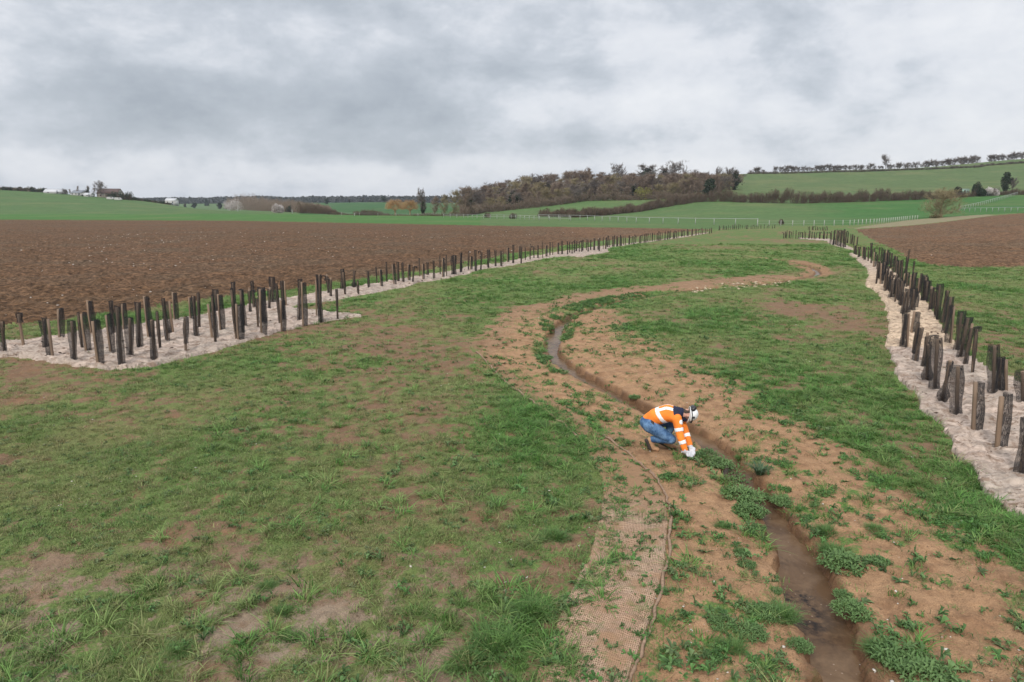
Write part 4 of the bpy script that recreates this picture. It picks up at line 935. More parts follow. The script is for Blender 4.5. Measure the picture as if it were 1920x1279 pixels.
# bare tan tree by the right field, dark evergreens, conifer
tree_px('tan', 1762, 408, 348, 'wide pale tan bare tree in front of the hedge beside the track', wide=1.6)
x, y, zg = hit(1755, 409); me = bush_mesh('bush', 77, 2.2, 1.5, 1.1, M_TWIG_T, M_BUSHG, 700, 300, .2, .02, .5); tag(obj('bush', me, loc=(x, y-.5, zg)), 'low scrubby undergrowth round the foot of the tan tree', 'bush')
tree_px('ever', 1884, 361, 321, 'tall dark ragged evergreen tree near the right edge of the hill', wide=.75)
tree_px('grey', 1897, 361, 331, 'leafless tree leaning behind the ragged evergreen', wide=.8)
def conifer():
    rng = np.random.default_rng(8); n = 2200; t = rng.random(n)**.7; a = rng.random(n)*6.28; r = (1-t)*2.6*(.45+.55*rng.random(n)); P = np.column_stack([np.cos(a)*r, np.sin(a)*r, t*7+.5]); V, Fq = leaves(P, .55, rng)
    me = mesh_np('crown', V, Fq, [M_IVY]); fattr(me, 'v', rng.random(len(V))); return me
x, y, zg = hit(388, 387); e = empty('conifer_tree', (x, y, zg)); d = ray(388, 372); e.scale = [(H+y/d[1]*d[2]-zg)/7.6]*3
obj('crown', conifer(), e); V, Fq = tube([(0, 0, -.2), (0, 0, 2)], [.2, .18], 6); obj('trunk', mesh_np('trunk', V, Fq, [M_TWIG]), e); tag(e, 'dark pointed conifer alone on the far edge of the left hill', 'tree')
# skyline hedgerow on the right hill
sk = [(1408, 325), (1450, 325), (1500, 324), (1560, 322), (1620, 321), (1700, 318), (1760, 316), (1835, 313), (1850, 310), (1920, 305), (1990, 300)]
hedge([(a, b+1.2) for a, b in sk], [(a, b-3.5) for a, b in sk], 'low continuous dark hedge along the skyline of the right hill', 31, twig=M_TWIG_G, nl=60, nt=260, spacing=2.6, depth=1.5)
x_ = 1405
while x_ < 1990:
    if not (1434 < x_ < 1444 or 1832 < x_ < 1842):
        by = np.interp(x_, *zip(*sk)); Y = 517; X = Y*(x_-960)/F*.978; zg = hz(X, Y)
        hpx = rt.uniform(7, 14) if x_ < 1730 else rt.uniform(11, 17)
        place_tree('low', X, Y+rt.uniform(-2, 2), hpx*Y/F, 'small dark leafless tree in the skyline row on the right hill', 'skyline row of small trees', rt.uniform(1.0, 1.6))
    x_ += rt.uniform(6.0, 9.0)
X = 517*(1656-960)/F*.978; place_tree('grey', X, 517, 11.5, 'tallest leafless tree of the skyline row, standing above the others', None, 1.0)
hedge_pts = [(1445+i*40, 0) for i in range(14)]
# left hill skyline: hedge, trees, houses
def at(px, Y): X = Y*(px-960)/F*.978; return X, Y, hz(X, Y)
def skyline_bush(px, h, rx, kind, Y, lab, group=None):
    X, Y, zg = at(px, Y); me = bush_mesh('bush', int(px*3), rx, rx*.7, h, M_HEDGE if kind else M_TWIG, M_IVY if kind else M_BUSHG, 320, 420 if kind else 120, .45, .04, .9)
    tag(obj('bush', me, loc=(X, Y, zg-.2)), lab, 'bush', group)
for i, px in enumerate([4, 12, 21, 30, 39, 48, 55, 63, 70, 78, 86]): skyline_bush(px, rt.uniform(2.4, 3.8), 3.0, i % 3 > 0, 505, 'dark low bush in the skyline hedge left of the white barn', 'skyline bushes left of the barn')
for px, h, k, w, lab in [(123, 4.5, 'low', 1.0, 'small bare tree just right of the white barn'), (133, 4.5, 'bare', .9, 'thin bare tree between the barn and the houses'), (146, 7, 'slim', .8, 'slim tree among the left hill houses'), (165, 8, 'ivy', .8, 'dark ivied tree left of the big round bare tree'), (176, 7, 'bare', .8, 'bare tree touching the big round one on the left skyline'),
        (190, 12.5, 'grey', .95, 'biggest round bare tree on the left skyline'), (218, 5, 'bare', .9, 'small bare tree behind the red roof')]:
    X, Y, zg = at(px, 500); place_tree(k, X, Y, h, lab, None, w, zz=zg)
for i, px in enumerate([160, 205, 214, 226, 234, 242, 250, 262, 275, 290, 300, 312]): skyline_bush(px, rt.uniform(4.5, 7) if 200 < px < 245 else rt.uniform(1.4, 2.4), 3.4, True, 497 if px < 250 else 510, 'dark bush on the left skyline around the red-roofed house' if px < 250 else 'low dark bush on the skyline sloping down towards the valley', 'dark bushes round the house' if px < 250 else 'low skyline bushes')
# houses
M_WALLW = simple('white_render', (.48, .47, .45), .8); M_ROOFW = simple('pale_sheet_roof', (.50, .50, .50), .6); M_ROOFR = simple('red_brown_tiles', (.13, .085, .072), .85); M_ROOFG = simple('grey_roof', (.20, .21, .23), .7); M_DARK = simple('dark_glass', (.03, .03, .035), .3); M_GREENP = simple('pale_green_paint', (.30, .44, .36), .6); M_STONEW = simple('stone_wall', (.35, .31, .26), .9)
def boxv(x0, x1, y0, y1, z0, z1):
    V = [(x0, y0, z0), (x1, y0, z0), (x1, y1, z0), (x0, y1, z0), (x0, y0, z1), (x1, y0, z1), (x1, y1, z1), (x0, y1, z1)]
    return V, [[0, 3, 2, 1], [4, 5, 6, 7], [0, 1, 5, 4], [1, 2, 6, 5], [2, 3, 7, 6], [3, 0, 4, 7]]
def multi(name, parts, mat, parent=None, loc=None):
    V = []; Fs = []
    for v, f in parts: Fs += [[i+len(V) for i in q] for q in f]; V += list(v)
    return obj(name, mesh_np(name, V, np.array(Fs), [mat]), parent, loc)
def house(px, Y, w, d, hw, hr, mw, mr, label, name='house', nwin=3, rz=0, door=True, sink=.4, cat='house'):
    X, Y, zg = at(px, Y); e = empty(name, (X, Y, zg-sink), rz)
    V, Fq = boxv(-w/2, w/2, -d/2, d/2, 0, hw+sink); g = [(-w/2, -d/2, hw+sink), (-w/2, d/2, hw+sink), (-w/2, 0, hw+sink+hr), (w/2, -d/2, hw+sink), (w/2, d/2, hw+sink), (w/2, 0, hw+sink+hr)]
    multi('wall', [(V, Fq)], mw, e)
    for q in (0, 3): me = bpy.data.meshes.new('gable'); me.from_pydata(g[q:q+3], [], [(0, 1, 2) if q == 0 else (0, 2, 1)]); me.materials.append(mw); obj('gable', me, e)
    o = .25; th = .12; z0 = hw+sink-.08; zt = hw+sink+hr+.02; r = []
    for s in (-1, 1):
        y0 = s*(d/2+o)
        Vr = [(-w/2-o, y0, z0), (w/2+o, y0, z0), (w/2+o, 0, zt), (-w/2-o, 0, zt), (-w/2-o, y0, z0+th), (w/2+o, y0, z0+th), (w/2+o, 0, zt+th), (-w/2-o, 0, zt+th)]
        r.append((Vr, [[0, 3, 2, 1], [4, 5, 6, 7], [0, 1, 5, 4], [1, 2, 6, 5], [2, 3, 7, 6], [3, 0, 4, 7]]))
    multi('roof', r, mr, e)
    for i in range(nwin):
        xx = -w/2+w*(i+.5)/nwin; V, Fq = boxv(xx-.45, xx+.45, -d/2-.03, -d/2+.02, sink+hw*.4, sink+hw*.8); multi('window', [(V, Fq)], M_DARK, e)
    if door: V, Fq = boxv(w*.18, w*.18+.9, -d/2-.04, -d/2+.02, sink, sink+2.0); multi('door', [(V, Fq)], M_ROOFG, e)
    return tag(e, label, cat)
house(105, 503, 12, 10, 1.0, 2.2, M_WALLW, M_ROOFW, 'long low white barn with pale roof on the left skyline', 'barn', 2, .25, cat='barn')
house(150, 500, 9, 7, 1.8, 1.8, M_WALLW, M_ROOFG, 'white house with grey roof between the barn and the round tree', nwin=3, rz=-.2)
house(167, 496, 5, 5, 1.2, 1.4, M_WALLW, M_ROOFW, 'small white outbuilding beside the grey-roofed house', 'shed', 1, 0, cat='shed')
house(207, 506, 15, 8, 3.2, 3.4, M_STONEW, M_ROOFR, 'house with red-brown tiled roof behind dark bushes on the left skyline')
house(321, 560, 8, 6, 3.6, 2.0, M_WALLW, M_ROOFW, 'lone pale house beyond the left hill before the blue forest', nwin=2)
def van(px, Y, label):
    X, Y, zg = at(px, Y); e = empty('parked_van', (X, Y, zg))
    prof = [(-2.2, .35), (2.2, .35), (2.25, 1.0), (1.7, 1.15), (1.3, 1.9), (-2.2, 1.95)]
    V = [(a, -.9, b) for a, b in prof]+[(a, .9, b) for a, b in prof]; n = len(prof)
    me = bpy.data.meshes.new('body'); me.from_pydata(V, [], [tuple(range(n)), tuple(range(2*n-1, n-1, -1))]+[(i, i+n, (i+1) % n+n, (i+1) % n) for i in range(n)]); me.materials.append(M_WALLW); obj('body', me, e)
    for x in (-1.4, 1.4):
        for y in (-.85, .85):
            V, Fq = tube([(x, y-.1, .35), (x, y+.1, .35)], .35, 12); obj('wheel', mesh_np('wheel', V, Fq, [M_DARK]), e)
    V, Fq = boxv(.5, 1.4, -.92, -.90, 1.2, 1.7); multi('window', [(V, Fq)], M_DARK, e)
    tag(e, label, 'van')
van(206.5, 478, 'small pale van parked in front of the dark bushes, the left one'); van(221, 478, 'small white van parked right of the other one below the skyline')
# pale green shed on the right hill
X, Y, zg = hit(1805, 367); e = empty('shed', (X, Y, zg), .1)
multi('body', [boxv(-2.3, 2.3, -1, 1, .55, 3.0)], M_GREENP, e); multi('roof', [boxv(-2.45, 2.45, -1.15, 1.15, 3.003, 3.15)], M_WALLW, e); multi('window', [boxv(-.5, .5, -1.03, -.99, 1.8, 2.5)], M_DARK, e)
multi('window', [boxv(1.3, 1.8, -1.03, -.99, 1.8, 2.4)], M_DARK, e)
for x in (-1.8, 1.8): multi('leg', [boxv(x-.08, x+.08, -.8, -.64, 0, .55), boxv(x-.08, x+.08, .64, .8, 0, .55)], M_DARK, e)
tag(e, 'pale green shed raised off the ground beside the right hill hedge', 'shed')
# the blue forest on the far ridge: one mass
def far_forest():
    rng = np.random.default_rng(9); n = 5200; px = rng.uniform(60, 1000, n); Y = rng.uniform(1550, 2250, n); X = Y*(px-960)/F*.978; zg = height(X, Y)
    topn = fbm(px*.03, px*0+3, 4, 5); m = 26; V = []; hh = (8+rng.random(n)*4+topn*7)*np.interp(px, [60, 240, 330, 420, 1000], [1.0, 1.0, .85, 1.05, 1.05])
    u = rng.normal(size=(n, m, 3)); u /= np.linalg.norm(u, axis=2)[..., None]; u[..., 2] = np.abs(u[..., 2]); R0 = (3.2+3*rng.random((n, 1, 1)))
    P = np.stack([X, Y, zg], 1)[:, None, :]+u*R0*np.array([1.2, 1.2, 0])+u*np.array([0, 0, 1])*hh[:, None, None]
    P = P.reshape(-1, 3); V, Fq = leaves(P, 3.4, rng, 1.3); me = mesh_np('far_forest', V, Fq, [M_FARW]); fattr(me, 'v', np.repeat(rng.random(len(P)), 4)); return obj('far_forest', me)
tag(far_forest(), kind='stuff')
# scattered trees and buildings in the valley
for px, Y, h, lab in [(345, 900, 7, 'small dark tree in the far valley, left of the conifer'), (362, 950, 8, 'small far tree between the house and the conifer'), (410, 900, 8, 'small far tree right of the conifer'), (680, 980, 7, 'small tree on the far green field\'s top edge'), (612, 980, 8, 'dark tree at the far green field\'s left top corner'), (655, 1020, 7, 'tree behind the far green field'), (720, 1010, 9, 'dark tree behind the left willow')]:
    X, Y, zg = at(px, Y); place_tree('ever' if h > 7 else 'ivy', X, Y, h, lab, None, 1.4, zz=zg)
# fences
M_FENCE = simple('white_fence', (.33, .345, .31), .7); M_FPOST = simple('pale_grey_post', (.40, .40, .36), .8)
def fence(name, pts, label, hgt, post_every, rails=(1.0,), pr=.06, rrad=.05, group=None, tops=None, mat=None, maxp=95):
    mat = mat or M_FENCE; P = hits(pts); L = np.concatenate([[0], np.cumsum(np.hypot(*np.diff(P[:, :2], axis=0).T))]); n = min(maxp, max(2, int(L[-1]/post_every)))
    e = empty(name, tuple(P[0])); o = P[0]; Q = []
    for i in range(n+1):
        s = L[-1]*i/n; x = np.interp(s, L, P[:, 0]); y = np.interp(s, L, P[:, 1]); zz = hz(x, y); Q.append((x, y, zz))
        multi('post', [boxv(-pr, pr, -pr, pr, -.2, hgt*(1.0 if i % 1 == 0 else .9))], mat, e, loc=(x-o[0], y-o[1], zz-o[2]))
    Q = np.array(Q)
    for f in rails:
        V, Fq = tube(Q-o+np.array([0, -pr-.03, hgt*f*.97]), rrad, 4); obj('rail', mesh_np('rail', V, Fq, [mat]), e)
    return tag(e, label, 'fence', group)
fence('fence', [(640, 403.5), (700, 404.5), (760, 405.5), (830, 405)], 'thin pale wire fence behind the bright green strip, left part', 1.2, 9, (.95, .55), .06, .02, mat=M_FPOST)
for px, y0, y1 in ((446, 397, 392), (548, 401, 393), (665, 405, 400)):
    x, y, zg = hit(px, y0); d = ray(px, y1); h = H+y/d[1]*d[2]-zg; multi('marker_post', [boxv(-.13, .13, -.13, .13, -.2, h), boxv(-.16, .16, -.16, .16, h-.3, h-.1)], M_FENCE, None, (x, y, zg)); o = C.scene.collection.objects[-1]
    tag(o, {446: 'white marker post by the blossom bushes', 548: 'white marker post in front of the dark thicket end', 665: 'white marker post left of the low round bush'}[px], 'post')
fence('fence', [(832, 408), (870, 409), (892, 410), (960, 411), (1010, 413.5), (1070, 414.5)], 'white post and rail fence in front of the wood', 1.4, 3.6, (.95, .55), .07, .04)
fence('fence', [(1010, 411), (1090, 413), (1190, 418), (1260, 420), (1330, 421.5), (1420, 422.5)], 'long white rail fence curving along the foot of the lower hill field', 1.5, 4.5, (.97,), .07, .05)
fence('fence', [(1420, 424.5), (1500, 424.5), (1560, 424), (1590, 423.5), (1640, 420.5), (1700, 414), (1720, 412)], 'thin wire fence with pale posts along the pale track', 1.25, 2.4, (.9, .5), .05, .012, mat=M_FPOST)
fence('fence', [(1798, 397), (1860, 397), (1920, 397), (1960, 397)], 'white rail fence running level above the right ploughed field', 1.35, 3.2, (.97,), .06, .06)
fence('fence', [(1800, 394), (1840, 385), (1880, 374), (1912, 364), (1960, 364)], 'white rail fence climbing the right hill', 1.4, 3.2, (.97,), .06, .06)

# ------------------------------------------------------------------ grass: clumps of blades scattered by vigour of the ground
M_TUFT = m_tuft('meadow_blades', (.255, .228, .108), (.160, .228, .072), (.092, .205, .045))
M_WEED = m_tuft('broad_weed_leaf', (.15, .18, .085), (.115, .19, .07), (.085, .185, .05))
M_DRY = m_tuft('dry_stalks', (.20, .165, .095), (.17, .15, .08), (.13, .14, .06))
def blades(rng, n, rad, hgt, wid, flat_=.5, segs=2, curl=.6):
    V = []; Fs = []; vv = []
    for i in range(n):
        a = rng.uniform(0, 6.283); r = rad*math.sqrt(rng.random()); bx, by = r*math.cos(a), r*math.sin(a)
        da = a+rng.normal()*.9; h = hgt*rng.uniform(.45, 1.15); out = h*flat_*rng.uniform(.4, 1.6); w = wid*rng.uniform(.6, 1.2)
        dx, dy = math.cos(da), math.sin(da); px, py = -dy, dx; b = len(V); v = rng.random()
        for k in range(segs+1):
            t = k/segs; x = bx+dx*out*t**1.4; y = by+dy*out*t**1.4; z = h*(t-curl*.5*t*t*flat_); ww = w*(1-t)**.6*.5 if k < segs else 0
            if k < segs: V += [(x-px*ww, y-py*ww, z-.01*(k == 0)), (x+px*ww, y+py*ww, z-.01*(k == 0))]; vv += [v, v]
            else: V.append((x, y, z)); vv.append(v)
        for k in range(segs-1): Fs.append((b+2*k, b+2*k+1, b+2*k+3, b+2*k+2))
        Fs.append((b+2*segs-2, b+2*segs-1, b+2*segs))
    return V, Fs, vv
def leafpatch(rng, n, rad, L, W, lift=.5):
    """broad leaves fanning out of a few crowns"""
    V = []; Fs = []; vv = []; cr = [(rng.normal()*rad*.5, rng.normal()*rad*.5) for _ in range(max(1, n//7))]
    for i in range(n):
        cx, cy = cr[rng.integers(len(cr))]; a = rng.uniform(0, 6.283); l = L*rng.uniform(.6, 1.2); w = W*rng.uniform(.7, 1.2); up = lift*rng.uniform(.5, 1.5); b = len(V); v = rng.random()*.9
        dx, dy = math.cos(a), math.sin(a); px, py = -dy, dx
        for t, s, z in ((0, .15, 0), (.35, .8, .75), (.7, 1, .95), (1, 0, .65)):
            x = cx+dx*l*t; y = cy+dy*l*t; zz = l*up*z+.005
            if s: V += [(x-px*w*s*.5, y-py*w*s*.5, zz), (x, y, zz-.12*w), (x+px*w*s*.5, y+py*w*s*.5, zz)]; vv += [v]*3
            else: V.append((x, y, zz)); vv.append(v)
        for k in (0, 3): Fs += [(b+k, b+k+1, b+k+4, b+k+3), (b+k+1, b+k+2, b+k+5, b+k+4)]
        Fs += [(b+6, b+7, b+9), (b+7, b+8, b+9)]
    return V, Fs, vv
def proto(name, geo, mat, coll=None):
    V, Fs, vv = geo; me = bpy.data.meshes.new(name); me.from_pydata(V, [], Fs); me.materials.append(mat); fattr(me, 'v', vv)
    o = bpy.data.objects.new(name, me)
    if coll is not None: coll.objects.link(o)
    return me
GC = bpy.data.collections.new('grass_sources'); rg2 = np.random.default_rng(44)
proto('a0_blades', blades(rg2, 26, .10, .045, .0085, 1.2), M_TUFT, GC)
proto('a1_blades', blades(rg2, 24, .11, .036, .0085, 1.6), M_TUFT, GC)
proto('a2_blades', blades(rg2, 30, .09, .055, .0085, 1.0), M_TUFT, GC)
proto('b0_blades', blades(rg2, 44, .07, .105, .0085, 1.1, 3, .9), M_TUFT, GC)
proto('b1_blades', blades(rg2, 38, .05, .125, .0085, 1.2, 3, 1.0), M_TUFT, GC)
proto('c0_leaves', leafpatch(rg2, 12, .05, .060, .016, .25), M_WEED, GC)
proto('c1_leaves', leafpatch(rg2, 22, .10, .042, .012, .5), M_WEED, GC)
proto('c2_leaves', leafpatch(rg2, 30, .10, .038, .012, .8), M_WEED, GC)
proto('d0_stalks', blades(rg2, 16, .10, .050, .0050, 2.2), M_DRY, GC)
proto('d1_stalks', blades(rg2, 12, .08, .080, .0045, 1.4), M_DRY, GC)
def instancer(name, P, rotz, scl, idx, lushv, coll, tilt=.18, seed=0):
    me = bpy.data.meshes.new(name); me.vertices.add(len(P)); me.vertices.foreach_set('co', np.asarray(P, np.float32).ravel())
    g = np.random.default_rng(seed); rot = np.column_stack([g.normal(size=len(P))*tilt, g.normal(size=len(P))*tilt, rotz]); cattr(me, 'rot', rot); fattr(me, 'scl', scl); fattr(me, 'lush', lushv); fattr(me, 'rnd', g.random(len(P)))
    a = me.attributes.new('idx', 'INT', 'POINT'); a.data.foreach_set('value', np.asarray(idx, np.int32))
    o = obj(name, me); ng = bpy.data.node_groups.new(name, 'GeometryNodeTree')
    ng.interface.new_socket('Geometry', in_out='INPUT', socket_type='NodeSocketGeometry'); ng.interface.new_socket('Geometry', in_out='OUTPUT', socket_type='NodeSocketGeometry')
    N = ng.nodes; L = ng.links; gi = N.new('NodeGroupInput'); go = N.new('NodeGroupOutput'); ip = N.new('GeometryNodeInstanceOnPoints'); ci = N.new('GeometryNodeCollectionInfo')
    ci.inputs['Collection'].default_value = coll; ci.inputs['Separate Children'].default_value = True; ci.inputs['Reset Children'].default_value = True
    def at(n, t): q = N.new('GeometryNodeInputNamedAttribute'); q.data_type = t; q.inputs[0].default_value = n; return q.outputs['Attribute']
    L.new(gi.outputs[0], ip.inputs['Points']); L.new(ci.outputs[0], ip.inputs['Instance']); ip.inputs['Pick Instance'].default_value = True
    L.new(at('idx', 'INT'), ip.inputs['Instance Index']); L.new(at('rot', 'FLOAT_VECTOR'), ip.inputs['Rotation']); L.new(at('scl', 'FLOAT'), ip.inputs['Scale']); L.new(ip.outputs[0], go.inputs[0])
    md = o.modifiers.new('scatter', 'NODES'); md.node_group = ng; return o
MATP = [wpoly(MAT_L), wpoly(MAT_R), wpoly(MAT_F), PLOUGH_L, PLOUGH_R]
COIRW = np.array([flat(a, b) for a, b in COIR])
def scatter():
    g = np.random.default_rng(77); Xs = []; Ys = []
    y = 4.4
    while y < 75:
        dy = .35 if y < 15 else y*.03; w = 2*(.82*y+2.0); dens = 330 if y < 11 else 330*(11/y)**1.75
        n = int(w*dy*dens); Xs.append((g.random(n)-.5)*w); Ys.append(y+g.random(n)*dy); y += dy
    X = np.concatenate(Xs); Y = np.concatenate(Ys); d, s = stream_d(X, Y); ok = d > .04; X, Y, d, s = X[ok], Y[ok], d[ok], s[ok]
    wb = (fbm(X*.8, Y*.8, 3, 41)-.5)*.7
    for i, P in enumerate(MATP):
        jit = (fbm(X*1.3, Y*1.3, 3, 120)-.5)*.3; ok = ~inpoly(X+(wb if i > 2 else jit), Y+(wb if i > 2 else jit), P); X, Y, d, s, wb = X[ok], Y[ok], d[ok], s[ok], wb[ok]
    bare, lush, pk, sbn, og = ground_fields(X, Y, d, s)
    coir = inpoly(X, Y, COIRW); bare = np.where(coir, np.maximum(bare, .56+.9*(fbm(X*2.2, Y*2.2, 3, 131)-.5)), bare)
    lf = inpoly(X+.35, Y, COIRW) & ~inpoly(X-.35, Y, COIRW) & coir; bare = np.where(lf, bare-.30, bare)
    fine = fbm(X*5, Y*5, 3, 133); t = bare+(fine-.5)*.9
    pr = np.clip(sstep(.72, .24, t), 0, 1)*.72+.03
    ok = g.random(len(X)) < pr; X, Y, d, lush, bare, fine, sbn, coir = [a[ok] for a in (X, Y, d, lush, bare, fine, sbn, coir)]
    Z = near_h(X, Y)+far_h(X, Y); n = len(X); u = g.random(n)
    tallp = np.clip((lush-.60)*1.6, 0, .55)*sstep(.55, .25, bare); weed = np.where((sbn > .5) | coir, .50, .06); dryp = np.where(bare > .45, .25, .14)
    idx = g.integers(0, 3, n); idx = np.where(u < tallp, g.integers(3, 5, n), idx)
    u = g.random(n); idx = np.where(u < weed, g.integers(5, 8, n), idx); u = g.random(n); idx = np.where(u < dryp, g.integers(8, 10, n), idx)
    scl = (.55+.65*g.random(n))*np.where(Y < 12, 1.0, (np.maximum(Y, 12)/12)**.40)*(.75+.5*lush)
    lv = np.clip(lush*.9+(fine-.5)*.9+g.normal(size=n)*.10+np.where(sbn > .5, .25, 0), 0, 1)
    return np.column_stack([X, Y, Z]), g.random(n)*6.283, scl, idx, lv
P, rz, sc_, ix, lv = scatter(); print('tufts', len(P))
tag(instancer('grass', P, rz, sc_, ix, lv, GC, .2, 5), kind='stuff')
def tussocks():
    g = np.random.default_rng(178); n = 5200; Y = 4.6+26*g.random(n)**1.25; X = (g.random(n)-.5)*2*(.82*Y+1.5); d, s = stream_d(X, Y); ok = d > .12
    for P in MATP: ok &= ~inpoly(X, Y, P)
    X, Y, d, s = X[ok], Y[ok], d[ok], s[ok]; bare, lush, pk, sbn, og = ground_fields(X, Y, d, s)
    ok = (fbm(X*.45, Y*.45, 2, 201) > .42) | (sbn > .4); ok &= g.random(len(X)) < np.where(sbn > .4, .75, 1); X, Y, lush, sbn = X[ok], Y[ok], lush[ok], sbn[ok]; n = len(X)
    idx = np.where(sbn > .4, g.choice([3, 5, 6, 7, 7, 1, 8], n), g.choice([3, 4, 3, 2, 7, 4], n)); scl = (.8+1.0*g.random(n)**2)*np.where(idx >= 5, 1.25, 1.0)
    return np.column_stack([X, Y, near_h(X, Y)+far_h(X, Y)]), g.random(n)*6.28, scl, idx, np.clip(.25+.75*g.random(n), 0, 1)
tag(instancer('tussocks', *tussocks(), GC, .2, 16), kind='stuff')
# low weeds thick along the water's edge and round the bend
def band_scatter(polys, dens, smin, smax, seed):
    g = np.random.default_rng(seed); out = []
    for P in polys:
        W = np.array([flat(a, b) for a, b in P]); x0, y0 = W.min(0); x1, y1 = W.max(0); n = int((x1-x0)*(y1-y0)*dens); X = x0+(x1-x0)*g.random(n); Y = y0+(y1-y0)*g.random(n)
        m = inpoly(X+(fbm(X*3, Y*3, 2, 5)-.5)*.3, Y, W) & (fbm(X*2.5, Y*2.5, 2, 8) > .42); out.append(np.column_stack([X[m], Y[m], near_h(X[m], Y[m])]))
    P = np.concatenate(out); return P, g.random(len(P))*6.28, smin+(smax-smin)*g.random(len(P)), g.choice([5, 6, 7, 7, 6, 4], len(P)), .55+.4*g.random(len(P))
WEEDS = [[(1000, 640), (1015, 600), (1060, 572), (1120, 558), (1200, 546), (1240, 548), (1180, 562), (1110, 580), (1065, 600), (1040, 620), (1022, 660), (1022, 680), (1005, 672)], [(1022, 684), (1050, 684), (1065, 698), (1040, 700)],
         [(1305, 840), (1330, 848), (1370, 885), (1400, 925), (1418, 965), (1412, 985), (1380, 955), (1345, 910), (1315, 870)], [(1400, 975), (1430, 985), (1450, 1020), (1440, 1030), (1410, 1000)],
         [(1050, 610), (1090, 600), (1080, 620), (1055, 640)], [(1185, 738), (1198, 738), (1200, 756), (1184, 756)]]
a = band_scatter(WEEDS, 130, .8, 1.6, 9); tag(instancer('weeds', *a, GC, .25, 6), kind='stuff')

# individual plants along the stream
def clump_mesh(seed, n, rad, L, W, h):
    g = np.random.default_rng(seed); V, Fs, vv = [], [], []
    for k in range(n):
        a = g.uniform(0, 6.28); r = rad*math.sqrt(g.random()); z0 = h*(1-(r/rad)**2)*.6*g.random(); v0, f0, q0 = leafpatch(g, 5, .01, L, W, .75); b = len(V); s = g.uniform(.7, 1.3); ta = g.uniform(0, .5)
        for x, y, zz in v0: V.append((x*s+r*math.cos(a)*(1+ta*0), y*s+r*math.sin(a), zz*s+z0))
        Fs += [tuple(i+b for i in f) for f in f0]; vv += q0
    me = bpy.data.meshes.new('leaves'); me.from_pydata(V, [], Fs); me.materials.append(M_CL); fattr(me, 'v', vv); return me
M_CL = m_leaf('fresh_weed_leaf', (.070, .135, .042), (.155, .245, .085), .25)
M_RUSH = m_leaf('blue_green_rush', (.045, .085, .042), (.12, .19, .095), .2)
M_GR = m_leaf('fresh_grass_blade', (.070, .145, .038), (.14, .235, .07), .28)
CLM = [clump_mesh(60+i, 130, .23, .070, .018, .14) for i in range(4)]
def grassclump(seed, n=420):
    g = np.random.default_rng(seed); V, Fs, vv = blades(g, n, .17, .15, .008, 1.0, 3, 1.0); V2, F2, v2 = blades(g, n//2, .10, .17, .008, .5, 3, .8); Fs = Fs+[tuple(i+len(V) for i in f) for f in F2]; V = V+V2; vv = vv+v2; me = bpy.data.meshes.new('blades'); me.from_pydata(V, [], Fs); me.materials.append(M_GR); fattr(me, 'v', vv); return me
GRM = [grassclump(80+i) for i in range(3)]
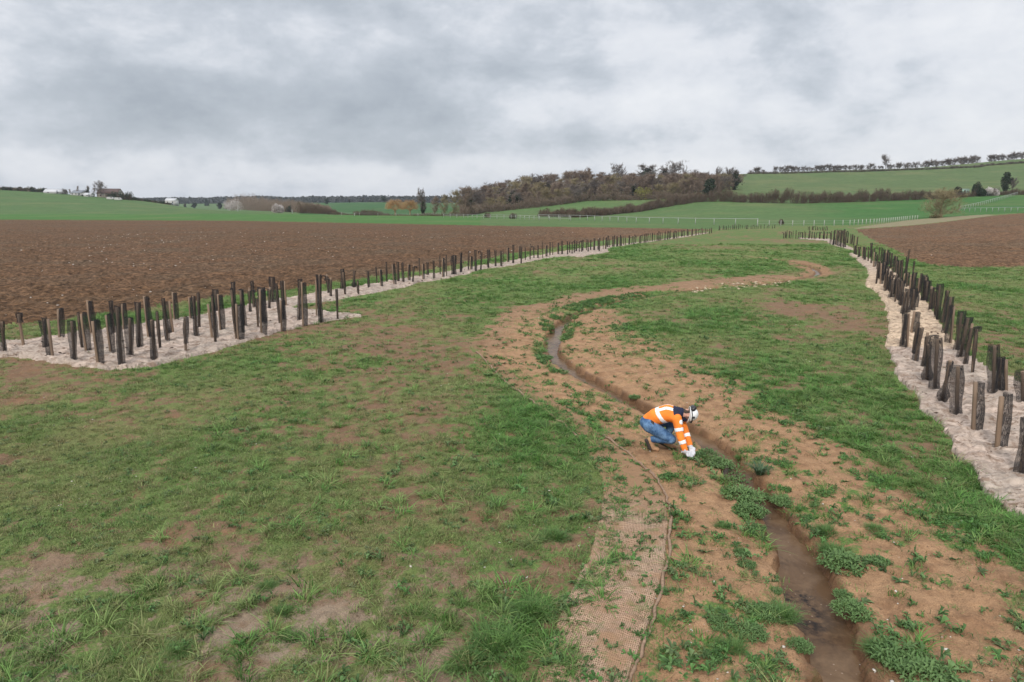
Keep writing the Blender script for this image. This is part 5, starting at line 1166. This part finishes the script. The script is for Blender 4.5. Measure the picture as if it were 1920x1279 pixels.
PL = [(1327, 852, .75, 'c', 'first leafy weed clump on the left bank just beyond the gloved hands'), (1345, 871, 1.0, 'c', 'second leafy clump down the left bank from the person'), (1362, 890, 1.15, 'c', 'thick leafy clump on the left bank opposite the rush tuft'),
      (1378, 912, 1.2, 'c', 'thick leafy clump overhanging the left water edge'), (1394, 937, 1.15, 'c', 'leafy clump low on the left bank before the bend'), (1406, 962, .95, 'c', 'last thick leafy clump of the left bank strip'), (1422, 990, .4, 'c', 'small weed trailing below the left bank strip'),(1585, 1060, 1.15, 'c', 'large leafy clump on the right bank above the widest water'), (1560, 1035, .8, 'g', 'grassy clump at the top of the large right bank weed patch'), (1600, 1150, .85, 'c', 'leafy clump hanging over the right bank edge beside the shallow step'),
      (1690, 1235, 1.1, 'c', 'big bright leafy clump low on the right bank near the photo\'s bottom'), (1655, 1225, .9, 'g', 'grassy clump touching the water at bottom right'), (1735, 1265, 1.0, 'c', 'leafy clump at the bottom edge right of the stream'),
      (1580, 1115, .42, 'c', 'small dark plant at the foot of the right bank'), (1550, 1000, .85, 'g', 'grass clump on the right bank rim'), (1468, 940, .75, 'c', 'leafy clump above the bend of the right bank'), (1440, 930, .5, 'c', 'small dark plant beside the leafy bend clump'),
      (1388, 858, .42, 'g', 'small grassy tuft left of the rush on the right bank'), (1466, 1158, .9, 'g', 'broad grass clump on the left bank beside the dark algae'), (1430, 1150, .7, 'c', 'leafy weeds on the left bank behind the broad grass clump'),
      (1500, 1215, .5, 'c', 'ragged weed clump spilling off the left bank'), (1405, 1185, .7, 'c', 'weed patch left of the broad bank grass'), (1375, 1215, .6, 'g', 'grass tuft in the soil left of the stream near the bottom'), (1455, 1110, .3, 'c', 'tiny weed at the left water edge by the dark algae'),
      (1500, 1100, .25, 'c', 'tiny weed leaning over the black algae'), (1350, 1170, .6, 'c', 'weed patch in the middle of the left soil bank'), (1190, 748, .55, 'c', 'small weed growing in the stream bank above the person'), (1025, 672, .8, 'c', 'leafy weed at the narrow bend'),
      (1355, 990, .5, 'g', 'thin tuft alone on the soil left of the stream'), (1390, 1040, .4, 'c', 'low weed right of the thin tuft'), (1400, 1060, .45, 'c', 'low weed between the mat and the algae'), (930, 1210, 1.3, 'g', 'dark lush grass clump at the bottom left of the coir net'),
      (880, 1240, 1.1, 'g', 'lush grass clump at the bottom edge left of the net'), (1000, 1150, 1.1, 'g', 'lush grass clump touching the net\'s left edge'), (1040, 1010, .9, 'g', 'grass clump left of the net halfway up'), (335, 1220, .7, 'g', 'single dark grass tuft at bottom left'),
      (548, 1195, .7, 'g', 'grass tuft standing on bare pale soil'), (530, 1145, .7, 'g', 'grass tuft above the pale soil patch'), (500, 1100, .55, 'g', 'blue-green tuft left of the pale patch'), (1005, 800, 1.1, 'g', 'lush grass hump beside the bend of the net'), (1060, 810, .8, 'g', 'lush grass right of the hump'),
      (980, 830, .8, 'g', 'lush grass below the hump'), (1645, 1055, .6, 'c', 'weed patch right of the large bank clump'), (1530, 950, .5, 'g', 'low grass patch right of the bend'), (1515, 975, .45, 'c', 'low weed patch under the low grass patch'), (1640, 990, .6, 'g', 'grass tuft in the soil right of the stream'),
      (1120, 1190, .35, 'c', 'weed growing through the coir net near the bottom'), (1095, 1100, .4, 'c', 'weed growing through the left side of the net'), (1150, 1000, .35, 'c', 'weed on the net at its widest'), (1235, 1110, .4, 'c', 'weed at the net\'s right edge')]
rp2 = random.Random(4)
for (px, py, s, k, lab) in PL:
    x, y, zg = hit(px, py); e = empty('weed_plant' if k == 'c' else 'grass_clump', (x, y, zg-.01), rp2.uniform(0, 6.28)); e.scale = (s, s, s*rp2.uniform(.8, 1.05))
    obj('leaves' if k == 'c' else 'blades', (CLM if k == 'c' else GRM)[rp2.randrange(3)], e); tag(e, lab, 'weed' if k == 'c' else 'grass clump', 'plants along the stream')
g = np.random.default_rng(90); V, Fs, vv = blades(g, 150, .06, .30, .014, .75, 4, 1.3); me = bpy.data.meshes.new('blades'); me.from_pydata(V, [], Fs); me.materials.append(M_RUSH); fattr(me, 'v', vv)
x, y, zg = hit(1424, 893); tag(obj('rush_tuft', me, loc=(x, y, zg+.02)), 'arching blue-green rush tuft on the right bank beyond the person', 'rush')
# stones
def stones(name, P, smin, smax, col, seed):
    g = np.random.default_rng(seed); V = []; Fs = []; ico = [(0, 0, 1), (.9, 0, .3), (.3, .85, .3), (-.75, .5, .3), (-.7, -.55, .3), (.3, -.85, .3), (0, 0, -.5)]
    fc_ = [(0, 1, 2), (0, 2, 3), (0, 3, 4), (0, 4, 5), (0, 5, 1), (6, 2, 1), (6, 3, 2), (6, 4, 3), (6, 5, 4), (6, 1, 5)]
    for p in P:
        s = smin+(smax-smin)*g.random()**2.5; a = g.uniform(0, 6.28); q = np.array([s*g.uniform(.7, 1.4), s*g.uniform(.6, 1.1), s*.55]); b = len(V)
        for v in ico:
            w = (np.array(v)+g.normal(size=3)*.16)*q; V.append((p[0]+w[0]*math.cos(a)-w[1]*math.sin(a), p[1]+w[0]*math.sin(a)+w[1]*math.cos(a), p[2]+w[2]))
        Fs += [(i+b, j+b, k+b) for i, j, k in fc_]
    return tag(obj(name, mesh_np(name, V, np.array(Fs), [col])), kind='stuff')
M_FLINT = simple('chalky_flint', (.52, .47, .41), .8, .25, 20); M_PEB = simple('cream_stone', (.50, .40, .28), .85, .25, 12)
g = np.random.default_rng(15); Y = 5+70*g.random(2600)**1.6; X = (g.random(2600)-.5)*1.7*Y; keep = ~inpoly(X, Y, MATP[0]) & ~inpoly(X, Y, MATP[1]) & (fbm(X*.3, Y*.3, 2, 3) > .48); X, Y = X[keep], Y[keep]
stones('stones', np.column_stack([X, Y, height(X, Y)]), .006, .030, M_FLINT, 2)
W = PLOUGH_L; X = -60+95*g.random(5000); Y = 20+90*g.random(5000); m = inpoly(X, Y, PLOUGH_L) | inpoly(X, Y, PLOUGH_R); m &= fbm(X*.15, Y*.15, 3, 9) > .5; X, Y = X[m][:620], Y[m][:620]
stones('field_stones', np.column_stack([X, Y, height(X, Y)+.10]), .02, .10, M_FLINT, 3)
g3 = np.random.default_rng(35); DX = []; 
for Wp, nn in ((MATP[0], 900), (MATP[1], 500)):
    x0, y0 = Wp.min(0); x1, y1 = Wp.max(0); X = x0+(x1-x0)*g3.random(nn*6); Y = y0+(y1-y0)*g3.random(nn*6)**1.6; m = inpoly(X, Y, Wp) & (Y < 45); DX.append(np.column_stack([X[m][:nn], Y[m][:nn], height(X[m][:nn], Y[m][:nn])+.05+.03*g3.random(m.sum())[:nn]]))
M_DEB = simple('dark_leaf_litter', (.07, .045, .03), .95, .4, 20); DX = np.concatenate(DX); stones('mat_litter', DX, .012, .075, M_DEB, 12)
gg = np.random.default_rng(36); sel = DX[gg.random(len(DX)) < .22]; tag(instancer('mat_weeds', sel-np.array([0, 0, .03]), gg.random(len(sel))*6.28, .5+.7*gg.random(len(sel)), gg.choice([0, 5, 7, 8, 9], len(sel)), gg.random(len(sel))*.7, GC, .25, 26), kind='stuff')
rk = np.array([flat(g.uniform(1255, 1490), 0) if False else flat(px, np.interp(px, [1250, 1300, 1400, 1490], [548, 543, 534, 525])+g.normal()*3.0) for px in g.uniform(1290, 1490, 150)])
stones('pale_rocks', np.column_stack([rk, height(rk[:, 0], rk[:, 1])]), .04, .15, M_PEB, 4)

# ------------------------------------------------------------------ the person crouching at the bank
def cap_union(name, caps, voxel, mat, parent, smooth_it=6, ell=None):
    """one continuous surface through a chain of rounded limbs: voxel remesh of tapered capsules"""
    bm = bmesh.new()
    for (p0, r0, p1, r1) in caps:
        t = bmesh.new(); 
        for p, r in ((p0, r0), (p1, r1)):
            rr_ = r if isinstance(r, (tuple, list)) else (r, r, r)
            m = Matrix.Translation(p) @ Matrix.Diagonal((*rr_, 1)); bmesh.ops.create_icosphere(t, subdivisions=3, radius=1, matrix=m)
        res = bmesh.ops.convex_hull(t, input=t.verts); bmesh.ops.delete(t, geom=[v for v in t.verts if not v.link_faces], context='VERTS')
        tm = bpy.data.meshes.new('t'); t.to_mesh(tm); t.free(); bm.from_mesh(tm); bpy.data.meshes.remove(tm)
    me = bpy.data.meshes.new(name+'_src'); bm.to_mesh(me); bm.free(); o = bpy.data.objects.new('tmp', me); C.scene.collection.objects.link(o)
    md = o.modifiers.new('r', 'REMESH'); md.mode = 'VOXEL'; md.voxel_size = voxel
    if smooth_it: ms = o.modifiers.new('s', 'SMOOTH'); ms.factor = .5; ms.iterations = smooth_it
    dg = C.evaluated_depsgraph_get(); dg.update(); ev = o.evaluated_get(dg); out = bpy.data.meshes.new_from_object(ev); bpy.data.objects.remove(o)
    out.name = name; out.materials.clear(); out.materials.append(mat)
    out.polygons.foreach_set('use_smooth', np.ones(len(out.polygons), bool))
    return obj(name, out, parent) if parent is not None else out
def mesh_arrays(me):
    n = len(me.vertices); V = np.empty(n*3, np.float32); me.vertices.foreach_get('co', V); N_ = np.empty(n*3, np.float32); me.vertices.foreach_get('normal', N_); return V.reshape(-1, 3), N_.reshape(-1, 3)
def shell(name, me, test, off, mat, parent):
    """a band of cloth lying on another surface: the faces that pass the test, lifted along their normals"""
    V, N_ = mesh_arrays(me); keep = [p for p in me.polygons if test(np.array(p.center), np.array(p.normal))]
    used = sorted({i for p in keep for i in p.vertices}); mp = {v: i for i, v in enumerate(used)}; n = len(used)
    W1 = V[used]+N_[used]*off; W0 = V[used]-N_[used]*.003; Fs = [tuple(mp[i] for i in p.vertices) for p in keep]
    from collections import Counter
    ed = Counter(); 
    for f in Fs:
        for a, b in zip(f, f[1:]+f[:1]): ed[(a, b)] += 1
    side = [(b, a, a+n, b+n) for (a, b) in ed if (b, a) not in ed]
    m2 = bpy.data.meshes.new(name); m2.from_pydata([tuple(v) for v in np.vstack([W1, W0])], [], Fs+side); m2.materials.append(mat)
    m2.polygons.foreach_set('use_smooth', np.ones(len(m2.polygons), bool)); return obj(name, m2, parent)
M_SKIN = simple('skin', (.50, .27, .20), .55, .06, 20); M_ORANGE = simple('fluorescent_orange_cloth', (.88, .235, .035), .8, .28, 5, .2, 1.0); M_NAVY = simple('navy_cloth', (.018, .022, .045), .85, .2, 12, .2, .3)
def m_jeans():
    b = NB('faded_denim'); v = b.co('Object'); c = b.mix(b.mr(b.noise(v, 7, 4, .6), .38, .66), (.035, .085, .18), (.15, .26, .42)); c = b.scale(c, b.mr(b.noise(v, 60, 2), .3, .7, .85, 1.15)); return b.done(b.pbr(c, .85, b.bump(b.noise(v, 12, 5), 1.0, .03), .2))
M_JEANS = m_jeans(); M_REFL = simple('silver_white_tape', (.84, .84, .83), .4, .04, 20, .5); M_HELM = simple('white_helmet_shell', (.86, .86, .85), .22, .03, 8, .5); M_BLACK = simple('black_plastic', (.015, .015, .017), .35, .2, 20, .5)
M_BOOT = simple('tan_nubuck', (.40, .24, .135), .8, .2, 18, .2, .3); M_SOLE = simple('dark_sole', (.05, .04, .035), .8); M_GLOVE = simple('pale_grey_glove', (.58, .58, .60), .7, .12, 30, .3, .3); M_GPALM = simple('dark_grey_palm', (.12, .12, .14), .6)
px0, py0, pz0 = hit(1224, 846)
person = empty('person', (px0, py0, pz0)); tag(person, 'person crouching at the stream bank in orange high-visibility jacket, jeans and white helmet', 'person')
V3 = lambda *a: Vector(a)
TR, KR, HR = V3(.02, 0, .02), V3(.27, -.13, .25), V3(-.07, .02, .44)          # right foot ball, knee, hip
AR = V3(-.045, .01, .175); TL, AL, KL, HL = V3(.36, .13, .03), V3(.22, .16, .11), V3(.36, .17, .45), V3(-.02, .26, .45)
PEL, WAI, CHE, SHO = V3(-.045, .14, .475), V3(.06, .09, .575), V3(.23, .03, .655), V3(.345, -.02, .655)
SR, ER, WR, GR_ = V3(.335, -.175, .615), V3(.375, -.27, .375), V3(.445, -.345, .155), V3(.50, -.39, .075)
SL_, EL, WL, GL = V3(.425, .135, .65), V3(.505, -.03, .40), V3(.56, -.20, .185), V3(.585, -.265, .10)
NECK, HEAD = V3(.42, -.045, .685), V3(.515, -.085, .665)
sm_ = .86
jk = [(PEL+V3(.02, 0, .01), (.150, .165, .135), WAI, (.148, .165, .135)), (WAI, (.150, .168, .138), CHE, (.155, .175, .140)), (CHE, (.155, .178, .140), SHO, (.125, .165, .115)), (SHO, .105, SR, .078), (SHO, .105, SL_, .078), (CHE, .13, SR, .082),
      (SR, .082, ER, .063), (ER, .063, WR, .050), (SL_, .082, EL, .063), (EL, .063, WL, .050)]
jacket = cap_union('jacket', jk, .011, M_ORANGE, person, 5)
# body under the clothes: one continuous surface from head to limbs
bd = [(PEL, .13, WAI, .12), (WAI, .12, CHE, .125), (CHE, .125, SHO, .10), (SHO, .09, SR, .062), (SHO, .09, SL_, .062), (SR, .062, ER, .047), (ER, .047, WR, .034), (SL_, .062, EL, .047), (EL, .047, WL, .034), (WR, .030, WR.lerp(GR_, .5), .020), (WL, .030, WL.lerp(GL, .5), .020),
      (SHO, .075, NECK, .060), (NECK, .058, HEAD, .060), (HEAD, (.098, .078, .094), HEAD+V3(.05, -.01, -.005), (.088, .076, .090)), (HEAD+V3(-.02, -.005, -.055), .052, HEAD+V3(.0, -.01, -.095), .034),
      (HL, .08, KL, .055), (HR, .085, KR, .058), (KR, .055, AR, .040), (KL, .055, AL, .040), (PEL, .12, HR, .085), (PEL, .12, HL, .085),
      (HEAD+V3(.035, -.015, -.10), .011, HEAD+V3(.01, -.015, -.118), .016)]
body = cap_union('body', bd, .010, M_SKIN, person, 3)
# face: eyes, brows, mouth on the downward side; ear on the side towards the camera
def blob(name, p, r, mat, parent, sub=2, rot=None):
    bm = bmesh.new(); m = Matrix.Translation(p) @ (rot.to_matrix().to_4x4() if rot else Matrix()) @ Matrix.Diagonal((*(r if isinstance(r, tuple) else (r, r, r)), 1)); bmesh.ops.create_icosphere(bm, subdivisions=sub, radius=1, matrix=m)
    me = bpy.data.meshes.new(name); bm.to_mesh(me); bm.free(); me.materials.append(mat); me.polygons.foreach_set('use_smooth', np.ones(len(me.polygons), bool)); return obj(name, me, parent)
M_EYE = simple('eye', (.6, .6, .6), .3); M_LIP = simple('lip', (.42, .16, .13), .5); M_HAIR = simple('short_dark_hair', (.05, .035, .025), .8, .3, 50)
for s in (-1, 1): blob('eye', HEAD+V3(.045, -.008+s*.032, -.088), .012, M_EYE, person); blob('eyebrow', HEAD+V3(.065, -.008+s*.032, -.092), (.005, .018, .006), M_HAIR, person)
blob('mouth', HEAD+V3(-.018, -.012, -.120), (.008, .024, .007), M_LIP, person)
for s in (-1, 1): blob('ear', HEAD+V3(.005, s*.083-.005, .0), (.030, .012, .020), M_SKIN, person)
cap_union('hair', [(HEAD+V3(-.02, 0, .045), (.055, .070, .045), HEAD+V3(.06, 0, .03), (.060, .074, .058))], .009, M_HAIR, person, 2)
# reflective tape
bodyaxis = (SHO-PEL).normalized()
def near_seg(c, a, b):
    ab = b-a; t = max(0, min(1, (Vector(c)-a).dot(ab)/ab.length_squared)); return t, (Vector(c)-(a+ab*t)).length
def arm_test(a, b, t0, t1, rad):
    L = (b-a).length
    def f(c, n):
        v = Vector(c)-a; ax = (b-a)/L; t = v.dot(ax); return t0 <= t <= t1 and (v-ax*t).length < rad
    return f
for (a, b) in ((SR, ER), (SL_, EL)): shell('reflective_tape', jacket.data, arm_test(a, b, .150, .205, .095), .004, M_REFL, jacket)
for (a, b) in ((ER, WR), (EL, WL)): shell('reflective_tape', jacket.data, arm_test(a, b, .095, .150, .085), .004, M_REFL, jacket)
hp = PEL.lerp(SHO, .56)
ha = (bodyaxis+V3(-.05, .0, .30)).normalized()
def trunk_ok(c):
    return near_seg(c, SR, ER)[1] > .0 and min(near_seg(c, ER, WR)[1], near_seg(c, EL, WL)[1]) > .07 and (near_seg(c, SR, ER)[0] < .12 or near_seg(c, SR, ER)[1] > .090)
shell('reflective_tape', jacket.data, lambda c, n: abs((Vector(c)-hp).dot(ha)) < .030 and trunk_ok(c), .004, M_REFL, jacket)
side = V3(.25, -.95, 0).normalized(); lat = bodyaxis.cross(V3(0, 0, 1)).normalized()
for s in (-1, 1):
    shell('reflective_tape', jacket.data, lambda c, n, s=s: abs((Vector(c)-SHO.lerp(PEL, .25)).dot(lat)-s*.095) < .026 and (Vector(c)-hp).dot(ha) > .02 and (Vector(c)-SHO).dot(bodyaxis) < .03 and n[2] > -.2 and trunk_ok(c), .004, M_REFL, jacket)
# navy yoke and raised collar
shell('navy_yoke', jacket.data, lambda c, n: (Vector(c)-SHO).dot(bodyaxis) > .015 and (Vector(c)-SHO).length < .19 and near_seg(c, SR, ER)[1] > .088 and near_seg(c, SL_, EL)[1] > .080, .005, M_NAVY, jacket)
V_, F_q = tube([NECK-(NECK-SHO).normalized()*.05, NECK-(NECK-SHO).normalized()*.01, NECK+(HEAD-NECK).normalized()*.035], [.094, .088, .092], 18); obj('collar', mesh_np('collar', V_, F_q, [M_NAVY], smooth=True), jacket)
shell('chest_badge', jacket.data, lambda c, n: (Vector(c)-(SR+V3(.045, -.06, -.035))).length < .042 and n[1] < 0, .005, M_REFL, jacket)
shell('hem', jacket.data, lambda c, n: (Vector(c)-PEL).dot(bodyaxis) < -.085 and (Vector(c)-PEL).length < .25, .004, M_NAVY, jacket)
# jeans
jn = [(PEL+V3(-.03, 0, -.02), (.135, .15, .12), HR, .115), (PEL+V3(-.03, 0, -.02), (.135, .15, .12), HL, .11), (HR, .118, KR, .082), (HL, .11, KL, .078), (KR, .078, AR+V3(.03, -.01, .03), .058), (KL, .075, AL, .055), (PEL, (.13, .15, .12), WAI+V3(-.05, 0, -.05), .12)]
jeans = cap_union('jeans', jn, .011, M_JEANS, person, 4)
shell('belt', jeans.data, lambda c, n: abs((Vector(c)-WAI).dot(bodyaxis)+.055) < .02 and (Vector(c)-WAI).length < .21 and c[2] > .45, .006, M_BLACK, jeans)
# boots
def boot(ankle, ball, toe, nm):
    b = cap_union('boot', [(ankle+V3(0, 0, .02), .056, ankle, .053), (ankle, .053, ball, .046), (ball, .046, toe, .036), (ankle+(ankle-ball).normalized()*.02, .048, ball, .046)], .009, M_BOOT, person, 2)
    d = (ball-ankle).normalized(); dn = V3(-d.z, 0, d.x) if d.x > 0 else V3(0, 0, -1); dn = V3(d.z, 0, -d.x) if dn.z > 0 else dn; dn.normalize()
    cap_union('sole', [(ankle+dn*.048-d*.03, (.045, .045, .02), ball+dn*.036, (.045, .046, .012)), (ball+dn*.036, (.045, .046, .012), toe+dn*.022, (.034, .036, .012))], .008, M_SOLE, b, 1)
    return b
boot(AR, V3(-.005, 0, .05), V3(.07, -.015, .036), 'r'); boot(AL, V3(.33, .13, .045), V3(.40, .11, .036), 'l')
# gloved hands, each with a palm, four bent fingers of unequal length and a thumb, closing on the seedling
SEED_P = V3(.605, -.355, .0)
SEED_P.z = hz(px0+SEED_P.x, py0+SEED_P.y)-pz0
def hand(wrist, knuck, target, thumb_side, nm):
    d = (knuck-wrist).normalized(); up = V3(0, 0, 1); lat_ = d.cross(V3(-.3, -.5, .8)).normalized()
    caps = [(wrist-d*.02, .036, wrist, .036), (wrist, .034, wrist+d*.03, .034)]
    for k, o in enumerate((-.030, -.010, .010, .029)):
        kn = knuck+lat_*o; caps.append((wrist+d*.015+lat_*o*.5, .021, kn, .017))
        ln_ = (.066, .076, .072, .056)[k]; t1 = kn+(target-kn).normalized()*ln_*.45+d*ln_*.14+lat_*o*.25; t2 = t1+(target-t1).normalized()*ln_*.42; t3 = t2+(target-t2).normalized()*.012-d*.006
        caps += [(kn, .0125, t1, .0115), (t1, .0115, t2, .0105), (t2, .0105, t3, .009)]
    tb = wrist+d*.035+lat_*thumb_side*.032; t1 = tb+lat_*thumb_side*.022+d*.02; t2 = t1+(target-t1).normalized()*.034; caps += [(wrist+d*.01, .022, tb, .017), (tb, .015, t1, .0135), (t1, .013, t2, .011)]
    gl = cap_union('glove', caps, .0058, M_GLOVE, person, 2)
    cv, cf = tube([wrist-d*.045, wrist-d*.015, wrist+d*.012], [.050, .046, .038], 16); obj('cuff', mesh_np('cuff', cv, cf, [M_GLOVE], smooth=True), gl)
    return gl
kR = V3(.525, -.375, .075); kL = V3(.592, -.285, .09)
wr2 = WR+(ER-WR).normalized()*-.035; wl2 = WL+(EL-WL).normalized()*-.03
kR = wr2+(SEED_P+V3(-.02, -.01, .05)-wr2).normalized()*.085; kL = wl2+(SEED_P+V3(0, .02, .05)-wl2).normalized()*.085
hand(wr2, kR, SEED_P+V3(-.012, 0, .015), 1, 'r'); hand(wl2, kL, SEED_P+V3(.008, .012, .02), -1, 'l')
# helmet: shell pointing crown-first to the right, with rim, strap, ear defenders and goggles pushed up on it
def helmet():
    ax = V3(.985, -.12, -.10).normalized(); c = HEAD+V3(.050, -.008, .010); bm = bmesh.new(); bmesh.ops.create_uvsphere(bm, u_segments=36, v_segments=24, radius=1)
    for v in bm.verts:
        r = 1.0; z_ = v.co.z; v.co.x *= .122; v.co.y *= .108; v.co.z *= .128
        v.co.z += .012*math.exp(-(v.co.y/.018)**2)*(z_ > .2)
    bmesh.ops.delete(bm, geom=[v for v in bm.verts if v.co.z < -.012], context='VERTS')
    q = ax.to_track_quat('Z', 'Y')
    # local x must point to the brow side (world -z)
    M_ = Matrix.Translation(c) @ q.to_matrix().to_4x4(); xl = (M_.to_3x3() @ Vector((1, 0, 0))); ang = math.atan2((M_.to_3x3() @ Vector((0, 1, 0))).dot(V3(0, 0, -1)), xl.dot(V3(0, 0, -1))); M_ = M_ @ Matrix.Rotation(ang, 4, 'Z')
    def fin(name, b, mat, parent, th=0):
        me = bpy.data.meshes.new(name); b.transform(M_); b.to_mesh(me); b.free(); me.materials.append(mat); me.polygons.foreach_set('use_smooth', np.ones(len(me.polygons), bool)); o = obj(name, me, parent)
        if th: s = o.modifiers.new('t', 'SOLIDIFY'); s.thickness = th; s.offset = -1
        return o
    hm = fin('helmet', bm, M_HELM, person, .006)
    b = bmesh.new(); n = 48; vs = []
    for i in range(n):
        a = 2*math.pi*i/n; e = 1.0+.28*max(0, math.cos(a))**3+.05; lo = -.016-.018*max(0, math.cos(a))
        vs.append((b.verts.new((.122*math.cos(a), .108*math.sin(a), -.006)), b.verts.new((.122*e*math.cos(a), .108*(1.05)*math.sin(a), lo))))
    for i in range(n): b.faces.new((vs[i][0], vs[i][1], vs[(i+1) % n][1], vs[(i+1) % n][0]))
    fin('rim', b, M_HELM, hm, .005)
    def w(x, y, z_): return M_ @ Vector((x, y, z_))
    # black goggle strap round the shell, clip, vent and goggles
    P_ = [w(.127*math.cos(a), .113*math.sin(a), .026+.02*math.cos(a)) for a in np.linspace(0, 6.283, 40)]; V, Fq = tube(P_, .0085, 6); obj('strap', mesh_np('strap', V, Fq, [M_BLACK], smooth=True), hm)
    sd = 1 if (M_.to_3x3() @ Vector((0, 1, 0))).y < 0 else -1
    blob('vent', w(.02, sd*.100, .055), (.020, .020, .020), M_BLACK, hm)
    cap_union('goggles', [(w(-.115, -.035, .035), .038, w(-.115, .035, .035), .038), (w(-.125, sd*.045, .05), .036, w(-.10, sd*.06, .03), .034)], .008, M_BLACK, hm, 2)
    blob('clip', w(.128, sd*.03, .03), (.022, .022, .018), M_BLACK, hm)
    for s in (-1, 1):
        P_ = [w(.03, s*.10, -.01), w(.03, s*.094, -.06), w(.055, s*.06, -.12), w(.07, 0, -.145)]; V, Fq = tube(catmull(np.array(P_), 4), .006, 5); obj('chin_strap', mesh_np('chin_strap', V, Fq, [M_BLACK], smooth=True), hm)
helmet()
# black neck warmer between collar and face
cap_union('neck_warmer', [(NECK, .070, NECK.lerp(HEAD, .45), .078), (NECK.lerp(HEAD, .3)+V3(0, -.01, -.04), .055, HEAD+V3(-.035, -.015, -.06), .058)], .010, M_NAVY, person, 3)
# the seedling pressed into the soil
def seedling():
    g = np.random.default_rng(3); e = empty('seedling', (px0+SEED_P.x, py0+SEED_P.y, pz0+SEED_P.z-.01)); V, Fq = tube([(0, 0, 0), (.004, 0, .05), (0, .004, .10)], [.006, .005, .003], 6); obj('stem', mesh_np('stem', V, Fq, [M_TWIG]), e)
    V, Fs, vv = blades(g, 26, .015, .13, .008, .9, 3, 1.0); me = bpy.data.meshes.new('blades'); me.from_pydata(V, [], Fs); me.materials.append(M_GR); fattr(me, 'v', vv); obj('blades', me, e)
    me = cap_union('root_plug', [(V3(0, 0, .012), (.045, .04, .03), V3(.02, -.01, .01), (.03, .035, .02))], .007, simple('dark_potting_soil', (.022, .016, .012), .95, .3, 60), e, 0)
    tag(e, 'small seedling with dark root plug held by the crouching person\'s gloved hands', 'seedling')
seedling()

# ------------------------------------------------------------------ haze: the air over the valley
V, Fq = boxv(-3300, 3300, -60, 3650, -2.0, 95); hzb = multi('haze', [(V, Fq)], M_DARK)
nb = NB('valley_haze'); pv = nb.n('ShaderNodeVolumePrincipled'); pv.inputs['Color'].default_value = (.80, .87, .96, 1); pv.inputs['Density'].default_value = .00011; pv.inputs['Anisotropy'].default_value = .2
hzb.data.materials.clear(); hzb.data.materials.append(nb.vdone(pv.outputs[0])); tag(hzb, kind='stuff')
